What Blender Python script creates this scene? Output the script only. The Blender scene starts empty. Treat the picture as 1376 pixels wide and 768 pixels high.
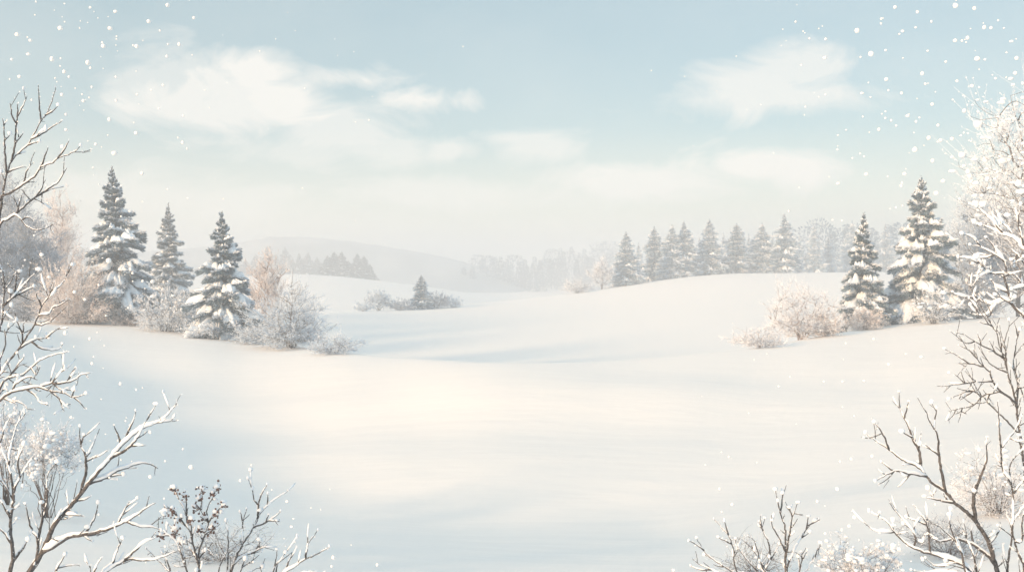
import bpy, math, random
import numpy as np

sc = bpy.context.scene
COL = sc.collection
F = 1400.0            # focal length in photo pixels (1376 wide)
CX, HY = 688.0, 352.0 # principal column, horizon row
CZ = 5.0              # camera height
PI = math.pi
UP = np.array([0.0, 0.0, 1.0])


def P(px, py, d):
    return np.array([(px - CX) * d / F, d, CZ - (py - HY) * d / F])


# ------------------------------------------------------------------ materials
def new_mat(name):
    m = bpy.data.materials.new(name)
    m.use_nodes = True
    nt = m.node_tree
    return m, nt, nt.nodes['Principled BSDF']


def mat(name, c1, c2=None, scale=4.0, rough=0.8, bump=0.0, bscale=None, detail=4.0, lo=0.35, hi=0.65, bdist=0.02, spec=0.2):
    m, nt, b = new_mat(name)
    b.inputs['Roughness'].default_value = rough
    b.inputs['Specular IOR Level'].default_value = spec
    b.inputs['Base Color'].default_value = (*c1, 1)
    tc = nt.nodes.new('ShaderNodeTexCoord')
    if c2 is not None:
        n = nt.nodes.new('ShaderNodeTexNoise')
        n.inputs['Scale'].default_value = scale
        n.inputs['Detail'].default_value = detail
        nt.links.new(tc.outputs['Object'], n.inputs['Vector'])
        r = nt.nodes.new('ShaderNodeValToRGB')
        r.color_ramp.elements[0].position = lo
        r.color_ramp.elements[1].position = hi
        r.color_ramp.elements[0].color = (*c1, 1)
        r.color_ramp.elements[1].color = (*c2, 1)
        nt.links.new(n.outputs['Fac'], r.inputs['Fac'])
        nt.links.new(r.outputs['Color'], b.inputs['Base Color'])
    if bump > 0:
        n2 = nt.nodes.new('ShaderNodeTexNoise')
        n2.inputs['Scale'].default_value = bscale or scale * 4
        n2.inputs['Detail'].default_value = 5
        nt.links.new(tc.outputs['Object'], n2.inputs['Vector'])
        bp = nt.nodes.new('ShaderNodeBump')
        bp.inputs['Strength'].default_value = bump
        bp.inputs['Distance'].default_value = bdist
        nt.links.new(n2.outputs['Fac'], bp.inputs['Height'])
        nt.links.new(bp.outputs['Normal'], b.inputs['Normal'])
    return m


def ground_mat():
    m, nt, b = new_mat('field_snow')
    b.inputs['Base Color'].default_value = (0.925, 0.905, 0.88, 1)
    b.inputs['Roughness'].default_value = 0.75
    b.inputs['Specular IOR Level'].default_value = 0.15
    geo = nt.nodes.new('ShaderNodeNewGeometry')
    prev = None
    # wind drift ripples, soft lumps and fine grain (all relief, no colour)
    for sx, sy, scale, dist, st in ((1.0, 2.6, 0.22, 0.5, 0.16), (1.0, 1.9, 1.1, 0.06, 0.2), (1.0, 1.0, 22.0, 0.006, 0.16)):
        mp = nt.nodes.new('ShaderNodeMapping')
        mp.inputs['Scale'].default_value = (sx, sy, 1)
        mp.inputs['Rotation'].default_value = (0, 0, 0.25)
        nt.links.new(geo.outputs['Position'], mp.inputs['Vector'])
        n = nt.nodes.new('ShaderNodeTexNoise')
        n.inputs['Scale'].default_value = scale
        n.inputs['Detail'].default_value = 3
        nt.links.new(mp.outputs['Vector'], n.inputs['Vector'])
        bp = nt.nodes.new('ShaderNodeBump')
        bp.inputs['Strength'].default_value = st
        bp.inputs['Distance'].default_value = dist
        nt.links.new(n.outputs['Fac'], bp.inputs['Height'])
        if prev is not None:
            nt.links.new(prev.outputs['Normal'], bp.inputs['Normal'])
        prev = bp
    nt.links.new(prev.outputs['Normal'], b.inputs['Normal'])
    return m


M = {
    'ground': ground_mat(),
    'snow': mat('packed_snow', (0.82, 0.89, 0.96), None, rough=0.7, bump=0.35, bscale=9, bdist=0.03),
    'snow_near': mat('branch_snow', (0.83, 0.89, 0.96), None, rough=0.7, bump=0.3, bscale=45, bdist=0.012),
    'flake': mat('flake_snow', (0.93, 0.935, 0.94), None, rough=0.8),
    'needle': mat('frosted_needles', (0.075, 0.13, 0.175), (0.26, 0.36, 0.44), scale=1.6),
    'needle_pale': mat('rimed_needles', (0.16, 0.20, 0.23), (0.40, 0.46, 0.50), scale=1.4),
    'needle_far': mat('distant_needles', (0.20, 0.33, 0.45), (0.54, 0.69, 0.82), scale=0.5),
    'needle_dark': mat('dark_distant_needles', (0.05, 0.08, 0.10), (0.12, 0.16, 0.18), scale=0.5),
    'bark': mat('dark_bark', (0.04, 0.04, 0.043), (0.155, 0.15, 0.155), scale=35, bump=0.5, bscale=120, bdist=0.006, detail=6),
    'bark_far': mat('winter_bark', (0.10, 0.085, 0.08), (0.18, 0.155, 0.145), scale=5),
    'bark_pink': mat('pinkish_bark', (0.22, 0.165, 0.15), (0.34, 0.27, 0.245), scale=5),
    'white_frost': mat('white_frost', (0.66, 0.73, 0.82), (0.84, 0.90, 0.96), scale=3),
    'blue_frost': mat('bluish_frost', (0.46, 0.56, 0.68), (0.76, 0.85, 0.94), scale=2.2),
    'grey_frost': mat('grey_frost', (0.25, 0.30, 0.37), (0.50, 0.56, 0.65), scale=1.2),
    'peach_frost': mat('peach_frost', (0.66, 0.585, 0.56), (0.90, 0.88, 0.87), scale=2.0),
    'pink_frost': mat('pink_frost', (0.62, 0.56, 0.55), (0.83, 0.80, 0.80), scale=1.5),
    'cream_frost': mat('cream_frost', (0.68, 0.71, 0.77), (0.86, 0.90, 0.95), scale=2.5),
    'berry': mat('dried_berries', (0.10, 0.06, 0.055), (0.22, 0.145, 0.125), scale=30, rough=0.5),
    'forest': mat('misty_trees', (0.02, 0.06, 0.12), (0.11, 0.19, 0.29), scale=0.12),
    'hill': mat('wooded_hillside', (0.26, 0.32, 0.37), (0.44, 0.49, 0.54), scale=0.03, detail=8),
}


# ------------------------------------------------------------------ mesh building
class MB:
    def __init__(s):
        s.v, s.q, s.t, s.qm, s.tm, s.n = [], [], [], [], [], 0

    def add(s, v, q=None, t=None, m=0):
        v = np.asarray(v, float).reshape(-1, 3)
        s.v.append(v)
        if q is not None and len(q):
            q = np.asarray(q, np.int64).reshape(-1, 4) + s.n
            s.q.append(q); s.qm.append(np.full(len(q), m, np.int32))
        if t is not None and len(t):
            t = np.asarray(t, np.int64).reshape(-1, 3) + s.n
            s.t.append(t); s.tm.append(np.full(len(t), m, np.int32))
        s.n += len(v)

    def mesh(s, name, mats, smooth=True):
        me = bpy.data.meshes.new(name)
        V = np.concatenate(s.v) if s.v else np.zeros((0, 3))
        Q = np.concatenate(s.q) if s.q else np.zeros((0, 4), np.int64)
        T = np.concatenate(s.t) if s.t else np.zeros((0, 3), np.int64)
        nq, nt_ = len(Q), len(T)
        me.vertices.add(len(V)); me.vertices.foreach_set('co', V.astype(np.float32).ravel())
        me.loops.add(nq * 4 + nt_ * 3); me.polygons.add(nq + nt_)
        me.loops.foreach_set('vertex_index', np.concatenate([Q.ravel(), T.ravel()]).astype(np.int32))
        st = np.concatenate([np.arange(nq) * 4, nq * 4 + np.arange(nt_) * 3]).astype(np.int32)
        me.polygons.foreach_set('loop_start', st)
        for m in mats:
            me.materials.append(M[m])
        mi = np.concatenate(s.qm + s.tm) if (s.qm or s.tm) else np.zeros(0, np.int32)
        me.polygons.foreach_set('material_index', mi.astype(np.int32))
        me.polygons.foreach_set('use_smooth', np.full(nq + nt_, smooth))
        me.update(calc_edges=True)
        return me

    def build(s, name, mats, parent=None, smooth=True):
        o = bpy.data.objects.new(name, s.mesh(name, mats if isinstance(mats, (list, tuple)) else [mats], smooth))
        COL.objects.link(o)
        if parent is not None:
            o.parent = parent
        return o


def nrm(a):
    a = np.asarray(a, float)
    return a / np.maximum(np.linalg.norm(a, axis=-1, keepdims=True), 1e-9)


def frames(t):
    ref = np.where(np.abs(t[:, 2:3]) > 0.9, np.array([[1.0, 0, 0]]), np.array([[0, 0, 1.0]]))
    a = nrm(np.cross(t, ref))
    return a, np.cross(t, a)


def prisms(mb, p0, p1, r0, r1, k=3, m=0):
    p0, p1 = np.asarray(p0, float), np.asarray(p1, float)
    n = len(p0)
    if n == 0:
        return
    r0 = np.broadcast_to(np.asarray(r0, float), (n,)); r1 = np.broadcast_to(np.asarray(r1, float), (n,))
    a, b = frames(nrm(p1 - p0))
    ang = np.arange(k) * 2 * PI / k
    ring = np.cos(ang)[None, :, None] * a[:, None, :] + np.sin(ang)[None, :, None] * b[:, None, :]
    v = np.stack([p0[:, None] + ring * r0[:, None, None], p1[:, None] + ring * r1[:, None, None]], 1)
    base = (np.arange(n) * 2 * k)[:, None]
    i = np.arange(k)[None, :]; j = (np.arange(k)[None, :] + 1) % k
    q = np.stack([base + i, base + j, base + k + j, base + k + i], -1)
    mb.add(v, q.reshape(-1, 4), None, m)


def tube(mb, pts, rad, k=8, m=0, squash=1.0, jitter=0.0, rs=None):
    pts = np.asarray(pts, float); n = len(pts)
    rad = np.broadcast_to(np.asarray(rad, float), (n,))
    t = nrm(np.gradient(pts, axis=0))
    ref = np.array([0, 0, 1.0]) if abs(t[0, 2]) < 0.9 else np.array([1.0, 0, 0])
    a = nrm(np.cross(t[0], ref)); ring = []
    ang = np.arange(k) * 2 * PI / k
    for i in range(n):
        a = a - t[i] * np.dot(a, t[i]); a = a / max(np.linalg.norm(a), 1e-9)
        b = np.cross(t[i], a)
        rr = rad[i] * (1 + (rs.normal(0, jitter, k) if jitter else 0))
        rr = np.broadcast_to(rr, (k,))
        off = np.cos(ang)[:, None] * a * rr[:, None] + np.sin(ang)[:, None] * b * rr[:, None]
        off[:, 2] *= squash
        ring.append(pts[i] + off)
    v = np.concatenate(ring + [pts[:1], pts[-1:]])
    q = []
    for i in range(n - 1):
        for j in range(k):
            j2 = (j + 1) % k
            q.append((i * k + j, i * k + j2, (i + 1) * k + j2, (i + 1) * k + j))
    tr = [(n * k, (j + 1) % k, j) for j in range(k)] + [(n * k + 1, (n - 1) * k + j, (n - 1) * k + (j + 1) % k) for j in range(k)]
    mb.add(v, q, tr, m)


def ico(sub=1):
    p = (1 + 5 ** 0.5) / 2
    v = [(-1, p, 0), (1, p, 0), (-1, -p, 0), (1, -p, 0), (0, -1, p), (0, 1, p), (0, -1, -p), (0, 1, -p), (p, 0, -1), (p, 0, 1), (-p, 0, -1), (-p, 0, 1)]
    f = [(0, 11, 5), (0, 5, 1), (0, 1, 7), (0, 7, 10), (0, 10, 11), (1, 5, 9), (5, 11, 4), (11, 10, 2), (10, 7, 6), (7, 1, 8),
         (3, 9, 4), (3, 4, 2), (3, 2, 6), (3, 6, 8), (3, 8, 9), (4, 9, 5), (2, 4, 11), (6, 2, 10), (8, 6, 7), (9, 8, 1)]
    v = [np.array(a, float) / np.linalg.norm(a) for a in v]
    for _ in range(sub):
        mid, nf = {}, []
        def g(i, j):
            key = (min(i, j), max(i, j))
            if key not in mid:
                w = v[i] + v[j]; v.append(w / np.linalg.norm(w)); mid[key] = len(v) - 1
            return mid[key]
        for a, b, c in f:
            x, y, z = g(a, b), g(b, c), g(c, a)
            nf += [(a, x, z), (b, y, x), (c, z, y), (x, y, z)]
        f = nf
    return np.array(v), np.array(f)


ICO0, ICO1, ICO2 = ico(0), ico(1), ico(2)


def blobs(mb, cen, rad, rs, base=ICO1, jit=0.12, squash=(1, 1, 1), m=0):
    cen = np.asarray(cen, float).reshape(-1, 3); n = len(cen)
    if n == 0:
        return
    rad = np.broadcast_to(np.asarray(rad, float), (n,))
    bv, bf = base
    sq = np.asarray(squash, float) * (1 + rs.normal(0, jit, (n, 1, 3)))
    v = bv[None] * sq * rad[:, None, None] * (1 + rs.normal(0, jit * 0.5, (n, len(bv), 1))) + cen[:, None]
    t = bf[None] + (np.arange(n) * len(bv))[:, None, None]
    mb.add(v, None, t.reshape(-1, 3), m)


def sprays(mb, c, d, length, width, rs, m=0):
    """small pointed leaf faces: centre of the base c, direction d"""
    n = len(c)
    if n == 0:
        return
    d = nrm(d)
    a = nrm(np.cross(d, nrm(rs.normal(0, 1, (n, 3)))))
    length = np.broadcast_to(length, (n,))[:, None]; width = np.broadcast_to(width, (n,))[:, None]
    v = np.stack([c, c + d * length * 0.45 + a * width, c + d * length, c + d * length * 0.45 - a * width], 1)
    mb.add(v, np.arange(n * 4).reshape(n, 4), None, m)


# ------------------------------------------------------------------ things
def tag(o, label=None, cat=None, group=None, kind=None):
    if label: o['label'] = label
    if cat: o['category'] = cat
    if group: o['group'] = group
    if kind: o['kind'] = kind
    return o


def thing(name, label, cat, loc, group=None):
    o = bpy.data.objects.new(name, None)
    o.empty_display_size = 0.2
    COL.objects.link(o)
    o.location = tuple(float(v) for v in loc)
    return tag(o, label, cat, group)


def copy_thing(src, loc, scale=(1, 1, 1), rz=0.0, label=None, group=None):
    r = src.copy(); COL.objects.link(r)
    r.location = tuple(float(v) for v in loc); r.scale = scale; r.rotation_euler = (0, 0, rz)
    if label: r['label'] = label
    if group: r['group'] = group
    for ch in list(src.children):
        c = ch.copy(); COL.objects.link(c); c.parent = r
    return r


# ------------------------------------------------------------------ terrain
def interp(pts):
    xs = np.array([p[0] for p in pts], float); ys = np.array([p[1] for p in pts], float)
    # smooth (pchip) interpolation
    h = np.diff(xs); dl = np.diff(ys) / h
    m = np.zeros(len(xs)); m[0], m[-1] = dl[0], dl[-1]
    for i in range(1, len(xs) - 1):
        if dl[i - 1] * dl[i] > 0:
            w1, w2 = 2 * h[i] + h[i - 1], h[i] + 2 * h[i - 1]
            m[i] = (w1 + w2) / (w1 / dl[i - 1] + w2 / dl[i])
    def f(x):
        x = np.clip(np.asarray(x, float), xs[0], xs[-1])
        i = np.clip(np.searchsorted(xs, x) - 1, 0, len(xs) - 2)
        t = (x - xs[i]) / h[i]
        return ((2 * t ** 3 - 3 * t ** 2 + 1) * ys[i] + (t ** 3 - 2 * t ** 2 + t) * h[i] * m[i]
                + (-2 * t ** 3 + 3 * t ** 2) * ys[i + 1] + (t ** 3 - t ** 2) * h[i] * m[i + 1])
    return f


ridge1_row = interp([(-900, 425), (-300, 428), (40, 430), (130, 432), (250, 443), (330, 455), (480, 475), (560, 482), (680, 486), (800, 485), (900, 480), (1000, 469), (1100, 452), (1190, 437), (1300, 428), (1376, 425), (1700, 422), (2300, 420)])
ridge1_d = interp([(-900, 92), (130, 88), (300, 81), (480, 65), (680, 56), (900, 60), (1100, 74), (1200, 82), (1376, 82), (2300, 86)])
ridge2_row = interp([(-900, 440), (0, 436), (300, 432), (400, 425), (440, 421), (520, 416), (620, 410), (740, 399), (800, 391), (860, 381), (940, 370), (1000, 366), (1130, 365), (1250, 366), (1376, 368), (2300, 372)])
ridge2_d = interp([(-900, 150), (400, 152), (560, 182), (740, 216), (860, 240), (950, 250), (1130, 256), (2300, 260)])
ridge3_row = interp([(-900, 378), (0, 374), (330, 371), (390, 368), (440, 370), (510, 377), (580, 386), (650, 396), (700, 401), (740, 398), (800, 393), (1376, 385), (2300, 385)])
near_z = interp([(-900, 2.2), (-100, 1.4), (100, 0.95), (350, 0.9), (800, 0.75), (1100, 0.9), (1376, 1.2), (1700, 1.8), (2300, 2.4)])
trough_d = interp([(-900, 50), (-100, 47), (130, 38), (330, 33.5), (700, 29), (850, 29), (1000, 32), (1376, 41), (1700, 46), (2300, 50)])
bowl_z = interp([(-900, -0.3), (-100, -1.0), (60, -1.5), (200, -1.85), (350, -1.95), (550, -1.7), (750, -1.65), (950, -1.65), (1150, -1.5), (1376, -1.2), (1700, -0.4), (2300, 0.2)])
valley_z = interp([(-900, -3.6), (300, -4.3), (700, -4.4), (850, -4.3), (1100, -3.6), (1376, -2.2), (2300, -2.0)])
R3D = 430.0


def row_z(row, d):
    return CZ - (row - HY) * d / F


def profile(u, corr):
    """knot depths and heights for columns u (tan of bearing)"""
    px = CX + u * F
    d1, d2 = ridge1_d(px), ridge2_d(px)
    z1 = row_z(ridge1_row(px), d1) + corr[0]
    z2 = row_z(ridge2_row(px), d2) + corr[1]
    z3 = row_z(ridge3_row(px), R3D) + corr[2]
    o = np.ones_like(u)
    zb = bowl_z(px)
    D = np.stack([-120 * o, -10 * o, 14 * o, trough_d(px), d1, d1 + 28, np.minimum(d1 + 60, d2 - 25), d2, d2 + 70, R3D * o, 520 * o, 620 * o, 1000 * o, 1600 * o], 1)
    vz = valley_z(px)
    Z = np.stack([3.4 * o, 3.0 * o, near_z(px), zb, z1, vz, vz - 1.1, z2, np.minimum(z2 - 3.0, z3 - 1.5), z3, np.minimum(z3 - 3.5, -10.0), -12.0 * o, -12.0 * o, -9.0 * o], 1)
    return D, Z


def pchip_rows(D, Z, y):
    """one query depth y[i] per row"""
    n, k = D.shape
    h = np.diff(D, axis=1); dl = np.diff(Z, axis=1) / h
    m = np.zeros((n, k)); m[:, 0] = dl[:, 0]; m[:, -1] = dl[:, -1]
    w1 = 2 * h[:, 1:] + h[:, :-1]; w2 = h[:, 1:] + 2 * h[:, :-1]
    same = dl[:, :-1] * dl[:, 1:] > 0
    with np.errstate(divide='ignore', invalid='ignore'):
        mm = (w1 + w2) / (w1 / dl[:, :-1] + w2 / dl[:, 1:])
    m[:, 1:-1] = np.where(same, mm, 0)
    yc = np.clip(y, D[:, 0], D[:, -1])
    i = np.clip((D <= yc[:, None]).sum(1) - 1, 0, k - 2)
    r = np.arange(n)
    hh = h[r, i]; t = (yc - D[r, i]) / hh
    return ((2 * t ** 3 - 3 * t ** 2 + 1) * Z[r, i] + (t ** 3 - 2 * t ** 2 + t) * hh * m[r, i]
            + (-2 * t ** 3 + 3 * t ** 2) * Z[r, i + 1] + (t ** 3 - t ** 2) * hh * m[r, i + 1])


_cu = np.linspace(-1.7, 1.7, 341)
_corr = np.zeros((3, len(_cu)))
for _it in range(4):       # nudge the crests so that the hills' skylines stand where they should
    _D, _Z = profile(_cu, _corr)
    px_ = CX + _cu * F
    for k_, (rowf, dd, a_, b_) in enumerate(((ridge1_row, ridge1_d(px_), -14, 26), (ridge2_row, ridge2_d(px_), -40, 55), (ridge3_row, R3D * np.ones_like(_cu), -60, 60))):
        best = np.full(len(_cu), 1e9)
        for s_ in np.linspace(a_, b_, 30):
            yy = dd + s_
            zz = pchip_rows(_D, _Z, yy)
            best = np.minimum(best, HY + (CZ - zz) * F / yy)
        _corr[k_] -= (rowf(px_) - best) * dd / F


def undulate(x, y):
    """broad drifts, small enough to leave the skylines alone"""
    w = np.clip((y + 5) / 15, 0, 1) * np.clip((75 - y) / 25, 0, 1)
    a = 0.16 * np.sin(0.33 * y + 0.10 * x + 0.5) * np.sin(0.11 * x - 0.06 * y + 1.0)
    a += 0.08 * np.sin(0.55 * y - 0.21 * x + 2.0) * np.sin(0.19 * x + 0.7)
    w2 = np.clip((y - 80) / 25, 0, 1) * np.clip((400 - y) / 100, 0, 1)
    b = 0.28 * np.sin(0.075 * y - 0.05 * x + 1.1) * np.sin(0.035 * x + 0.02 * y)
    px = CX + x / np.maximum(y, 12) * F
    hump = 2.1 / (1 + np.exp((px - 38) / 36.0)) * np.clip((y - 22) / 22, 0, 1) * np.clip((88 - y) / 20, 0, 1)
    return w * a + w2 * b + hump


def ground_z(x, y):
    x = np.atleast_1d(np.asarray(x, float)); y = np.atleast_1d(np.asarray(y, float))
    u = x / np.maximum(y, 24.0 - 0 * y)
    u = np.clip(u, -1.7, 1.7)
    corr = np.stack([np.interp(u, _cu, c) for c in _corr])
    D, Z = profile(u, corr)
    return pchip_rows(D, Z, y) + undulate(x, y)


def gz(x, y):
    return float(ground_z(x, y)[0])


us = np.concatenate([np.linspace(-1.6, -0.58, 60)[:-1], np.linspace(-0.58, 0.58, 380), np.linspace(0.58, 1.6, 60)[1:]])
ys = np.concatenate([np.linspace(-110, 4, 30)[:-1], np.linspace(4, 100, 230)[:-1], np.linspace(100, 300, 150)[:-1], np.geomspace(300, 1500, 90)])
UU, YY = np.meshgrid(us, ys)
XX = UU * np.maximum(YY, 60.0)
ZZ = ground_z(XX.ravel(), YY.ravel())
gv = np.stack([XX.ravel(), YY.ravel(), ZZ], 1)
nr, nc = len(ys), len(us)
ii = (np.arange(nr - 1)[:, None] * nc + np.arange(nc - 1)[None, :]).ravel()
mb = MB(); mb.add(gv, np.stack([ii, ii + 1, ii + nc + 1, ii + nc], 1))
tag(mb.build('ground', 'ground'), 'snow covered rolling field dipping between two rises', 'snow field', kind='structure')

# far wooded hill fading into the mist
hill_row = interp([(-700, 352), (0, 344), (200, 338), (290, 330), (390, 318), (450, 322), (500, 329), (550, 337), (600, 346), (640, 357), (675, 372), (720, 395)])
hx = np.linspace(-700, 720, 160); hd = np.linspace(0, 1, 24)
rs = np.random.RandomState(4)
hv = []
for t in hd:
    dep = 570 + 140 * t
    s = math.sin(t * PI) ** 0.7
    xw = (hx - CX) * 640 / F * (1 + 0.05 * (t - .5))
    top = row_z(hill_row(hx), 640)
    z = -20 + (top + 20) * s + rs.normal(0, 0.25, len(hx)) * s
    hv.append(np.stack([xw, np.full(len(hx), dep), z], 1))
hv = np.concatenate(hv); n2 = len(hx)
ii = (np.arange(len(hd) - 1)[:, None] * n2 + np.arange(n2 - 1)[None, :]).ravel()
mb = MB(); mb.add(hv, np.stack([ii, ii + 1, ii + n2 + 1, ii + n2], 1))
tag(mb.build('hill', 'hill'), 'low wooded hill fading into mist beyond the far spruces', 'hill', kind='structure')


def spot(px, d):
    x = (px - CX) * d / F
    return np.array([x, d, gz(x, d)])


# ------------------------------------------------------------------ spruces
def spruce_meshes(H, R, seed, whorl=0.55, nb=6, nd=1.0, pad=1.0, lean=0.0, spread=1.0, ns=1.0, rime=1.15):
    rs = np.random.RandomState(seed)
    tr, nd_mb, sn = MB(), MB(), MB()
    zs = np.linspace(-0.3, H, 14)
    tube(tr, np.stack([lean * (zs / H) ** 2 + 0.03 * np.sin(zs * 1.3), 0.03 * np.cos(zs * 1.1), zs], 1), 0.02 + 0.016 * H * (1 - np.clip(zs / H, 0, 1)) ** 0.9, 8)
    h = 0.05 * H
    az = rs.uniform(0, 2 * PI)
    while h < H * 0.965:
        f = h / H
        Rh = R * ((1 - f) ** 1.06) * (0.84 + 0.16 * min(1, f * 8)) * rs.uniform(0.9, 1.12) + 0.02
        n = nb if f < 0.75 else max(4, nb - 1)
        for k in range(n):
            a = az + 2 * PI * k / n + rs.normal(0, 0.22)
            L = Rh * (rs.uniform(0.55, 0.95) if rs.rand() < 0.62 else rs.uniform(0.95, 1.36))
            rad = np.array([math.cos(a), math.sin(a), 0]); side = np.array([-math.sin(a), math.cos(a), 0])
            e = np.interp(f, [0, 0.25, 0.6, 0.85, 1], [-0.22, -0.16, 0.02, 0.40, 0.9]) + rs.normal(0, 0.12)
            dr = np.interp(f, [0, 0.5, 1], [0.48, 0.40, 0.12]) * spread
            up = rs.uniform(0.10, 0.30)
            h0 = h + rs.uniform(-0.5, 0.5) * whorl
            def axis(s):
                s = np.asarray(s, float)
                return (np.array([lean * f * f, 0, h0]) + rad * (L * s * (1 - 0.06 * s))[..., None]
                        + UP * (L * (e * s - dr * s ** 2 + up * s ** 3))[..., None])
            def half(s):
                return L * 0.40 * (np.clip(s, 0, 1) ** 0.55) * np.clip(1.02 - s, 0, 1) ** 0.55
            # needles: dark sprays under and round the pad
            m = int((30 + 70 * L) * nd)
            s = rs.beta(1.6, 1.0, m)
            v = rs.uniform(-1, 1, m)
            c = axis(s) + side * (v * half(s))[:, None]
            c[:, 2] -= 0.32 * np.abs(v) * half(s) + rs.uniform(0, 0.10 + 0.10 * L, m) + 0.2 * (ns - 1)
            d = rad * rs.uniform(0.5, 1.2, m)[:, None] + side * (v * rs.uniform(0.4, 1.2, m))[:, None] - UP * rs.uniform(-0.25, 0.75, m)[:, None]
            sprays(nd_mb, c, d, rs.uniform(0.18, 0.42, m) * min(1, 0.35 + L * 0.5) * ns * min(1, 0.35 + 3 * (1 - f)), rs.uniform(0.03, 0.065, m) * ns, rs)
            # bough wood
            sa = axis(np.linspace(0, 0.9, 4))
            prisms(nd_mb, sa[:-1], sa[1:], 0.03, 0.02, 3)
            # snow pad
            if rs.rand() < 0.93 and pad > 0 and L > 0.12:
                if L > 0.85:
                    lobes = [(v0 + rs.normal(0, .08), rs.uniform(.42, .62), rs.uniform(a0, a1), rs.uniform(b0, b1), 0.78)
                             for v0, a0, a1, b0, b1 in ((0, .08, .3, .80, 1.02), (-.55, .22, .5, .66, .92), (.55, .22, .5, .66, .92)) if rs.rand() < 0.88]
                    if rs.rand() < .6 and L > 1.4:
                        lobes.append((rs.uniform(-.3, .3), .34, rs.uniform(.6, .7), rs.uniform(.92, 1.04), .5))
                else:
                    lobes = [(0, rs.uniform(0.72, 1.06), rs.uniform(0.08, 0.25), rs.uniform(0.78, 0.99), 1.0)]
                for v0, wf, s0, s1, tf in lobes:
                    nu, nv = 8, 6
                    th = min(0.06 + 0.15 * L, 0.36) * pad * tf * rs.uniform(0.6, 1.35)
                    S = np.linspace(s0, s1, nu); Vv = np.linspace(-1, 1, nv)
                    SS, VV = np.meshgrid(S, Vv, indexing='ij')
                    sf = SS.ravel(); vf = VV.ravel()
                    ph = rs.uniform(0, 6.3, 4)
                    lump = 1 + 0.35 * np.sin(sf * 9 + ph[0]) * np.sin(vf * 2.2 + ph[1]) + 0.22 * np.sin(sf * 17 + ph[2]) + rs.normal(0, 0.10, len(sf))
                    tt = (sf - s0) / (s1 - s0)
                    ends = np.clip(np.sin(tt * PI), 0.0, 1) ** 0.45
                    hw = np.minimum(half(np.clip(sf, 0, .93)), 0.80) * (1 + 0.18 * np.sin(sf * 14 + ph[3]))
                    lat = hw * (v0 + vf * wf * (0.35 + 0.65 * ends))
                    base = axis(sf) + side * lat[:, None]
                    base[:, 2] -= 0.34 * np.abs(lat) ** 1.3
                    edge = np.clip(1 - vf ** 2, 0, 1) ** 0.6
                    top = base.copy(); top[:, 2] += th * lump * ends * edge + 0.01
                    bot = base.copy(); bot[:, 2] -= 0.15 * th * ends * edge
                    idx = np.arange(nu * nv).reshape(nu, nv)
                    q = np.stack([idx[:-1, :-1], idx[1:, :-1], idx[1:, 1:], idx[:-1, 1:]], -1).reshape(-1, 4)
                    sn.add(np.concatenate([top, bot]), np.concatenate([q[:, ::-1], q + nu * nv]))
            # rime on the upper side of the sprays
            m2 = int(m * rime)
            s = rs.beta(1.8, 0.9, m2); v = rs.uniform(-1, 1, m2)
            c = axis(s) + side * (v * half(s) * 1.05)[:, None]
            c[:, 2] -= 0.30 * np.abs(v) * half(s) - rs.uniform(-0.02, 0.06, m2)
            d = rad * rs.uniform(0.5, 1.2, m2)[:, None] + side * (v * rs.uniform(0.4, 1.2, m2))[:, None] + UP * rs.uniform(-0.35, 0.35, m2)[:, None]
            sprays(nd_mb, c, d, rs.uniform(0.15, 0.34, m2) * min(1, 0.35 + L * 0.5) * ns * min(1, 0.35 + 3 * (1 - f)), rs.uniform(0.03, 0.06, m2) * ns, rs, 1)
        az += 0.9
        h += whorl * np.interp(f, [0, 0.6, 1], [1.15, 0.85, 0.55]) * rs.uniform(0.85, 1.15)
    # leader
    m = 26
    s = rs.uniform(0, 1, m)
    c = np.stack([lean + rs.normal(0, 0.01, m), rs.normal(0, 0.01, m), H - 0.05 * H * s], 1)
    sprays(nd_mb, c, np.stack([rs.normal(0, .5, m), rs.normal(0, .5, m), np.ones(m)], 1), 0.2, 0.035, rs)
    blobs(sn, [[lean, 0, H + 0.02]], 0.05, rs)
    return tr, nd_mb, sn


def spruce(px, top, d, wpx, seed, label, needle='needle', dens=1.0, pad=1.0, lean=0.0, group=None, whorl=0.60, nb=10):
    b = spot(px, d)
    H = row_z(top, d) - b[2]
    R = wpx * d / F / 2 * 1.2
    t = thing('spruce_tree', label, 'tree', b, group)
    tr, ne, sn = spruce_meshes(H, R, seed, nd=dens, pad=pad, lean=lean, whorl=whorl, nb=nb)
    tr.build('trunk', 'bark_far', t)
    ne.build('crown', [needle, 'white_frost'], t, smooth=False)
    sn.build('snow_cover', 'snow', t)
    return t


spruce(158, 225, 88, 122, 11, 'tallest snowy spruce left of the valley, behind the round peach bush', pad=1.3, dens=1.25, lean=-0.5)
spruce(226, 272, 118, 90, 12, 'paler grey snowy spruce in the mist between two darker spruces', needle='needle_pale', pad=0.9)
spruce(300, 285, 80, 104, 13, 'dark blue-grey snow-laden spruce beside the wide bluish frosted bush', dens=1.25, lean=-0.1, pad=1.3)
spruce(1157, 287, 84, 84, 14, 'smaller snow-laden spruce beside the low peach bushes', dens=1.1, pad=1.55, lean=0.25)
spruce(1238, 238, 86, 130, 15, 'large snow-laden spruce with broad heavy boughs beside the white frosted tree', dens=1.15, pad=1.55)

# ---- misty spruces: built once per kind, then copied
protos = []
for k in range(4):
    H, R = 13.0, (2.5, 2.2, 2.8, 2.4)[k]
    tr, ne, sn = spruce_meshes(H, R, 40 + k, whorl=0.85, nb=9, nd=0.45, ns=2.3, rime=1.0, pad=(2.3, 2.1, 2.0, 2.3)[k])
    protos.append((tr.mesh('trunk', ['bark_far']), ne.mesh('crown', ['needle_far', 'white_frost'], False), sn.mesh('snow_cover', ['snow'])))


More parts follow.
